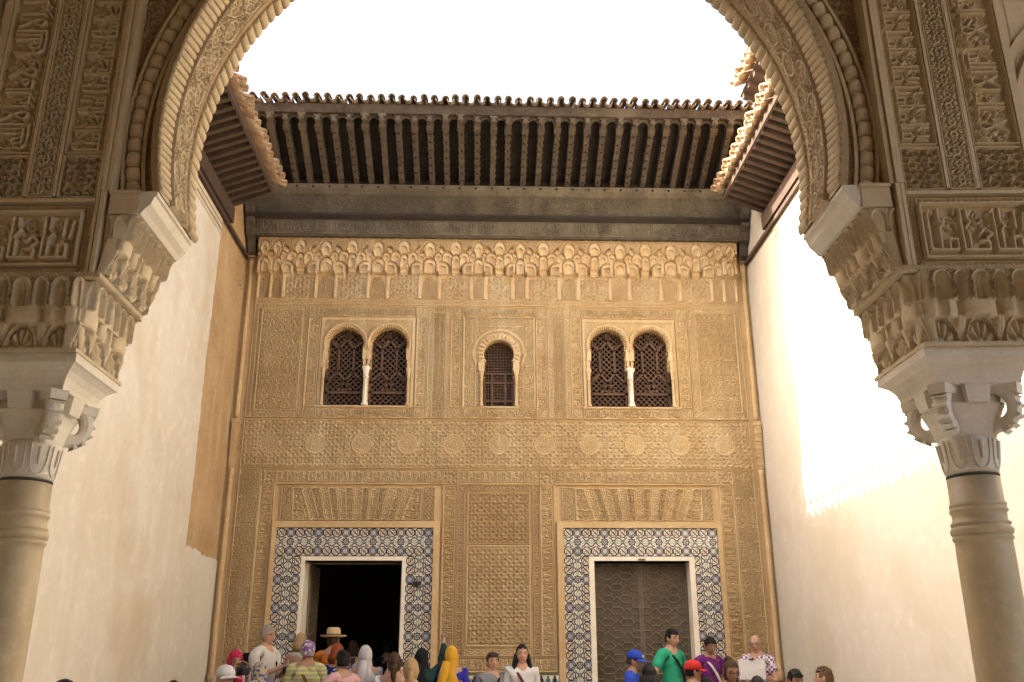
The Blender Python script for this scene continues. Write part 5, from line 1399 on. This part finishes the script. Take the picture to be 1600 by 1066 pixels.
def camera_parts(big=1.):
    b = MB(); b.box(-.066, .066, -.03, .03, -.048, .038); b.box(-.026, .026, -.034, .028, .038, .060); b.box(-.074, -.05, -.04, .03, -.046, .036)
    l = MB(); l.lathe([(.034, 0), (.036, .02), (.034, .04), (.039, .05), (.039, .08*big), (.030, .081*big)], (0, 0, 0), 16); l.v = [(x, -.03-z, y) for x, y, z in l.v]
    s = MB().tube([(-.07, .0, .02), (-.10, .05, -.04), (-.06, .06, -.12), (.06, .06, -.12), (.10, .05, -.04), (.07, .0, .02)], .006, 4)
    return [('camera_body', b, 'black_plastic'), ('lens', l, 'black_plastic'), ('strap', s, 'black')]
def phone_parts(c='black_plastic'):
    b = MB(); b.box(-.037, .037, -.005, .005, -.075, .075); s = MB(); s.box(-.033, .033, .0052, .006, -.066, .066); return [('phone_case', b, c), ('screen', s, 'tile_line')]
def pack_parts():
    b = MB(); V = []; n = 14
    for z, a, d in ((0, .13, .09), (.04, .155, .11), (.22, .155, .11), (.34, .14, .09), (.40, .09, .05)):
        for i in range(n):
            t = 2*PI*i/n; V.append((a*math.copysign(abs(math.cos(t))**.6, math.cos(t)), d*math.copysign(abs(math.sin(t))**.6, math.sin(t)), z))
    b.add(V, [(j*n+i, j*n+(i+1) % n, (j+1)*n+(i+1) % n, (j+1)*n+i) for j in range(4) for i in range(n)]+[tuple(range(n-1, -1, -1)), tuple(4*n+i for i in range(n))])
    p = MB(); p.box(-.11, .11, .10, .13, .04, .20); s = MB()
    for e in (-1, 1): s.tube([(e*.10, -.09, .02), (e*.17, -.20, .12), (e*.15, -.27, .28), (e*.12, -.22, .39), (e*.09, -.09, .38)], .016, 5)
    return [('bag_body', b, 'black'), ('pocket', p, 'black_plastic'), ('shoulder_strap', s, 'black')]
R_ = math.radians
AWAY = PI
person('person seen only as the dark crown of a head, bottom left below the pale wall', 101, 1060, 7.0, AWAY, 'skin_tan', 'hair_black', 'maroon')
person('person seen only as the small dark top of a head beside the left wall', 271, 1062, 9.0, AWAY, 'skin_tan', 'hair_black', 'trousers')
person('older person in a white peaked cap and dark jacket looking right beside the left wall', 352, 1040, 9.5, R_(55), 'skin_olive', 'hair_grey', 'black', hat=('cap', 'cap_white'), glasses=True, sleeve='long')
P_ = person('person in a crimson headscarf raising a black camera beside the corner colonnette', 368, 1012, 10.6, R_(30), 'skin_olive', 'red_scarf', 'pale_pink', style='hijab', sex='f', armL='camera', armR='camera', sleeve='long', tilt=.1)
held('camera', 'black camera held up by the person in the crimson headscarf', 'camera', camera_parts(1.3), None, P_[1], (0, -.33, 1.50), group='cameras held by visitors')
P_ = person('grey-haired person with glasses in a pale polo shirt looking down at a camera', 418, 976, 11.4, R_(65), 'skin_fair', 'hair_grey', 'offwhite', armL='chest', armR='chest', glasses=True, style='short', fat=1.06)
held('camera', 'large black camera held at the chest by the grey-haired person in the pale polo shirt', 'camera', camera_parts(1.6), None, P_[1], (0, -.35, 1.20), group='cameras held by visitors')
held('backpack', 'black backpack on the back of the grey-haired person in the pale polo shirt', 'backpack', pack_parts(), None, P_[1], (0, .21, 1.00))
person('person in a blue and gold patterned headscarf seen from behind', 407, 1030, 10.0, AWAY, 'skin_tan', 'blue_floral', 'blue', style='hijab', sex='f', sleeve='long')
person('person with short blonde hair standing behind the striped shirt', 470, 988, 12.0, R_(165), 'skin_fair', 'hair_blonde', 'offwhite', style='bob', sex='f', sleeve='none')
person('person in a patterned bandana and yellow striped shirt, brown strap across the back', 482, 1000, 10.9, R_(190), 'skin_tan', 'hair_grey', 'yellow_stripe', hat=('bandana', 'bandana'), fat=1.15, strap=('brown_leather', 1))
person('person in a straw hat and an orange shirt at the dark doorway', 521, 985, 12.3, R_(172), 'skin_fair', 'hair_brown', 'orange', hat=('straw', 'straw'))
person('person with red hair and a navy spotted top in front of the orange shirt', 527, 1004, 11.2, R_(160), 'skin_fair', 'hair_red', 'navy_dots', style='bob', sex='f')
P_ = person('person with short dark hair in a pink shirt with a black backpack', 537, 1015, 10.5, R_(215), 'skin_olive', 'hair_black', 'pink')
held('backpack', 'black backpack slung on the person in the pink shirt', 'backpack', pack_parts(), None, P_[1], (.10, .20, .98))
P_ = person('person in a pale grey headscarf photographing towards the dark doorway', 572, 1005, 11.0, R_(195), 'skin_olive', 'hijab_white', 'blouse_grey', style='hijab', sex='f', armR='camera', armL='camera', sleeve='long')
held('camera', 'camera held up by the person in the pale grey headscarf', 'camera', camera_parts(1.), None, P_[1], (-.06, -.34, 1.55), group='cameras held by visitors')
person('person with brown hair just inside the dark doorway', 552, 1000, 13.9, AWAY, 'skin_olive', 'hair_brown', 'trousers', style='bob', sex='f')
person('dark-haired person deeper inside the dark doorway', 606, 1000, 14.2, AWAY, 'skin_tan', 'hair_black', 'black')
P_ = person('person with dark tied hair and a white top with a brown strap raising a camera', 617, 1018, 10.6, R_(185), 'skin_olive', 'hair_brown', 'white', style='ponytail', sex='f', armR='camera', armL='camera', strap=('brown_leather', -1))
held('camera', 'small black camera raised by the dark-haired person in the white top', 'camera', camera_parts(.9), None, P_[1], (-.02, -.34, 1.60), group='cameras held by visitors')
person('person with a blonde ponytail and a white top seen from behind', 643, 1027, 10.0, R_(185), 'skin_fair', 'hair_blonde', 'white', style='ponytail', sex='f', strap=('trousers', 1))
P_ = person('person in a black headscarf and black dress with one arm raised to the mosaic', 659, 1009, 11.0, R_(175), 'skin_olive', 'black', 'teal_black', style='hijab', sex='f', armR='raise', sleeve='long', dress=True)
P_ = person('person in a mustard headscarf and royal blue dress holding a phone', 705, 1006, 11.0, R_(165), 'skin_olive', 'mustard', 'royal', style='hijab', sex='f', armL='down', armR='phone', sleeve='long', dress=True)
held('phone', 'black phone held low by the person in the mustard headscarf', 'phone', phone_parts(), None, P_[1], (-.17, -.40, 1.24))
person('person in a grey T-shirt with sunglasses pushed up on the head', 769, 1018, 11.1, R_(18), 'skin_fair', 'hair_brown', 'grey_shirt', style='bun' if False else 'short', sex='f', armL='hold', armR='hold', glasses='up', fat=1.05, strap=('black', 1))
P_ = person('person with long dark hair and a white T-shirt facing the viewer', 815, 1006, 11.1, R_(6), 'skin_fair', 'hair_black', 'white', style='long', sex='f', armL='hold', armR='hold', strap=('maroon', -1))
cup = MB(); cup.lathe([(.030, 0), (.036, .10), (.037, .105)], (0, 0, 0), 14); lid = MB(); lid.lathe([(.040, .105), (.040, .118), (.030, .126)], (0, 0, 0), 14)
held('travel_cup', 'grey cup with a white lid held by the person with long dark hair', 'cup', [('cup_body', cup, 'grey_shirt'), ('lid', lid, 'white')], None, P_[1], (.09, -.36, 1.07))
person('child in a blue cap and blue shirt looking right beside the closed door', 987, 1016, 11.0, R_(70), 'skin_olive', 'hair_brown', 'blue', hat=('cap', 'blue'), tilt=.15, strap=('black', 1))
person('person with loose black hair in front of the green polo shirt', 1014, 1036, 9.6, AWAY, 'skin_olive', 'hair_black', 'black', style='long', sex='f')
person('dark-haired person in a green polo shirt with a black shoulder strap, hands on hips', 1046, 981, 11.6, R_(40), 'skin_fair', 'hair_black', 'green', armL='hips', armR='hips', strap=('black', -1), tilt=.15)
person('child in a red cap and pink shirt looking right', 1080, 1032, 10.5, R_(100), 'skin_olive', 'hair_black', 'magenta', hat=('cap', 'red'))
person('young person in a purple polo shirt with a pale strap looking down', 1105, 993, 11.6, R_(20), 'skin_tan', 'hair_black', 'purple', strap=('strap_white', -1), tilt=.3, armL='hold')
person('dark-haired person whose head shows under the purple polo shirt', 1105, 1057, 9.2, AWAY, 'skin_tan', 'hair_black', 'black')
person('person with a dark bun and glasses in a coral strap top looking down', 1137, 1028, 10.0, R_(10), 'skin_tan', 'hair_brown', 'coral', style='bun', sex='f', sleeve='none', tilt=.35, glasses=True, armL='hold', armR='hold')
P_ = person('grey bald-headed person in a checked shirt holding a white board', 1180, 991, 11.7, R_(-28), 'skin_fair', 'hair_grey', 'plaid', style='bald', armL='chest', armR='chest', tilt=.1, glasses=True, fat=1.08)
bd = MB(); bd.box(-.165, .165, -.004, .004, -.11, .13); fr_ = MB(); fr_.box(-.17, -.163, -.007, .006, -.115, .135); fr_.box(.163, .17, -.007, .006, -.115, .135); cl = MB(); cl.box(-.03, .03, -.012, .006, .122, .142)
held('clipboard', 'white board held at the chest of the person in the checked shirt', 'clipboard', [('sheet', bd, 'white'), ('edge_strip', fr_, 'hair_grey'), ('clip', cl, 'black_plastic')], None, P_[1], (0, -.36, 1.27), Matrix.Rotation(R_(14), 4, 'Z') @ Matrix.Rotation(R_(-8), 4, 'X'))
person('person with curly dark hair below the white board', 1183, 1055, 9.2, AWAY, 'skin_tan', 'hair_black', 'black', style='bob')
person('dark-haired child looking down beside the right wall', 1236, 1043, 10.0, R_(20), 'skin_tan', 'hair_black', 'maroon', tilt=.3)
person('child with light brown hair turned away beside the right wall', 1288, 1040, 10.0, R_(240), 'skin_fair', 'hair_light', 'maroon')
# turn the skinned skeletons into plain meshes
dg = bpy.context.evaluated_depsgraph_get(); bpy.context.view_layer.update(); dg = bpy.context.evaluated_depsgraph_get()
done = []
for o, mats, parent, mw, extra in PEND:
    done.append(bpy.data.meshes.new_from_object(o.evaluated_get(dg)))
for (o, mats, parent, mw, extra), me in zip(PEND, done):
    V = np.empty(len(me.vertices)*3, dtype=np.float32); me.vertices.foreach_get('co', V); V = [tuple(v) for v in V.reshape(-1, 3)]
    F = [tuple(p.vertices) for p in me.polygons]; mi = [0]*len(F)
    if extra:
        for v, f, k in extra:
            b = len(V); V += [tuple(q) for q in v]; F += [tuple(i+b for i in q) for q in f]; mi += list(k)
    nm = o.name.split('.')[0]
    if nm in ('shirt', 'dress', 'trousers'):
        q = np.array(V); N = np.empty(len(V)*3, dtype=np.float32); me.vertices.foreach_get('normal', N); N = N.reshape(-1, 3); ph = mw.translation.x*7
        w = np.sin(q[:, 0]*26+q[:, 2]*19+ph)+np.sin(q[:, 2]*37-q[:, 0]*13+q[:, 1]*21-ph)+.7*np.sin(q[:, 2]*58+q[:, 0]*40*np.sign(q[:, 0])+ph)
        V = [tuple(v) for v in q+N*(.0045*w)[:, None]]
    old = o.data; bpy.data.objects.remove(o); bpy.data.meshes.remove(old)
    m2 = mesh_from(nm, V, F, mats, mi, True); obj(nm, m2, parent, mw); bpy.data.meshes.remove(me)
# small black box fixed on the mosaic beside the open doorway
T = thing('sensor_box', 'small black box fixed to the mosaic right of the open doorway', 'sensor', (XC-1.10, YF-.04, 2.68))
MB().box(XC-1.155, XC-1.045, YF-.075, YF-.018, 2.655, 2.70).build('casing', 'black_plastic', T); MB().box(XC-1.115, XC-1.085, YF-.068, YF-.03, 2.63, 2.656).build('mount', 'black_plastic', T)
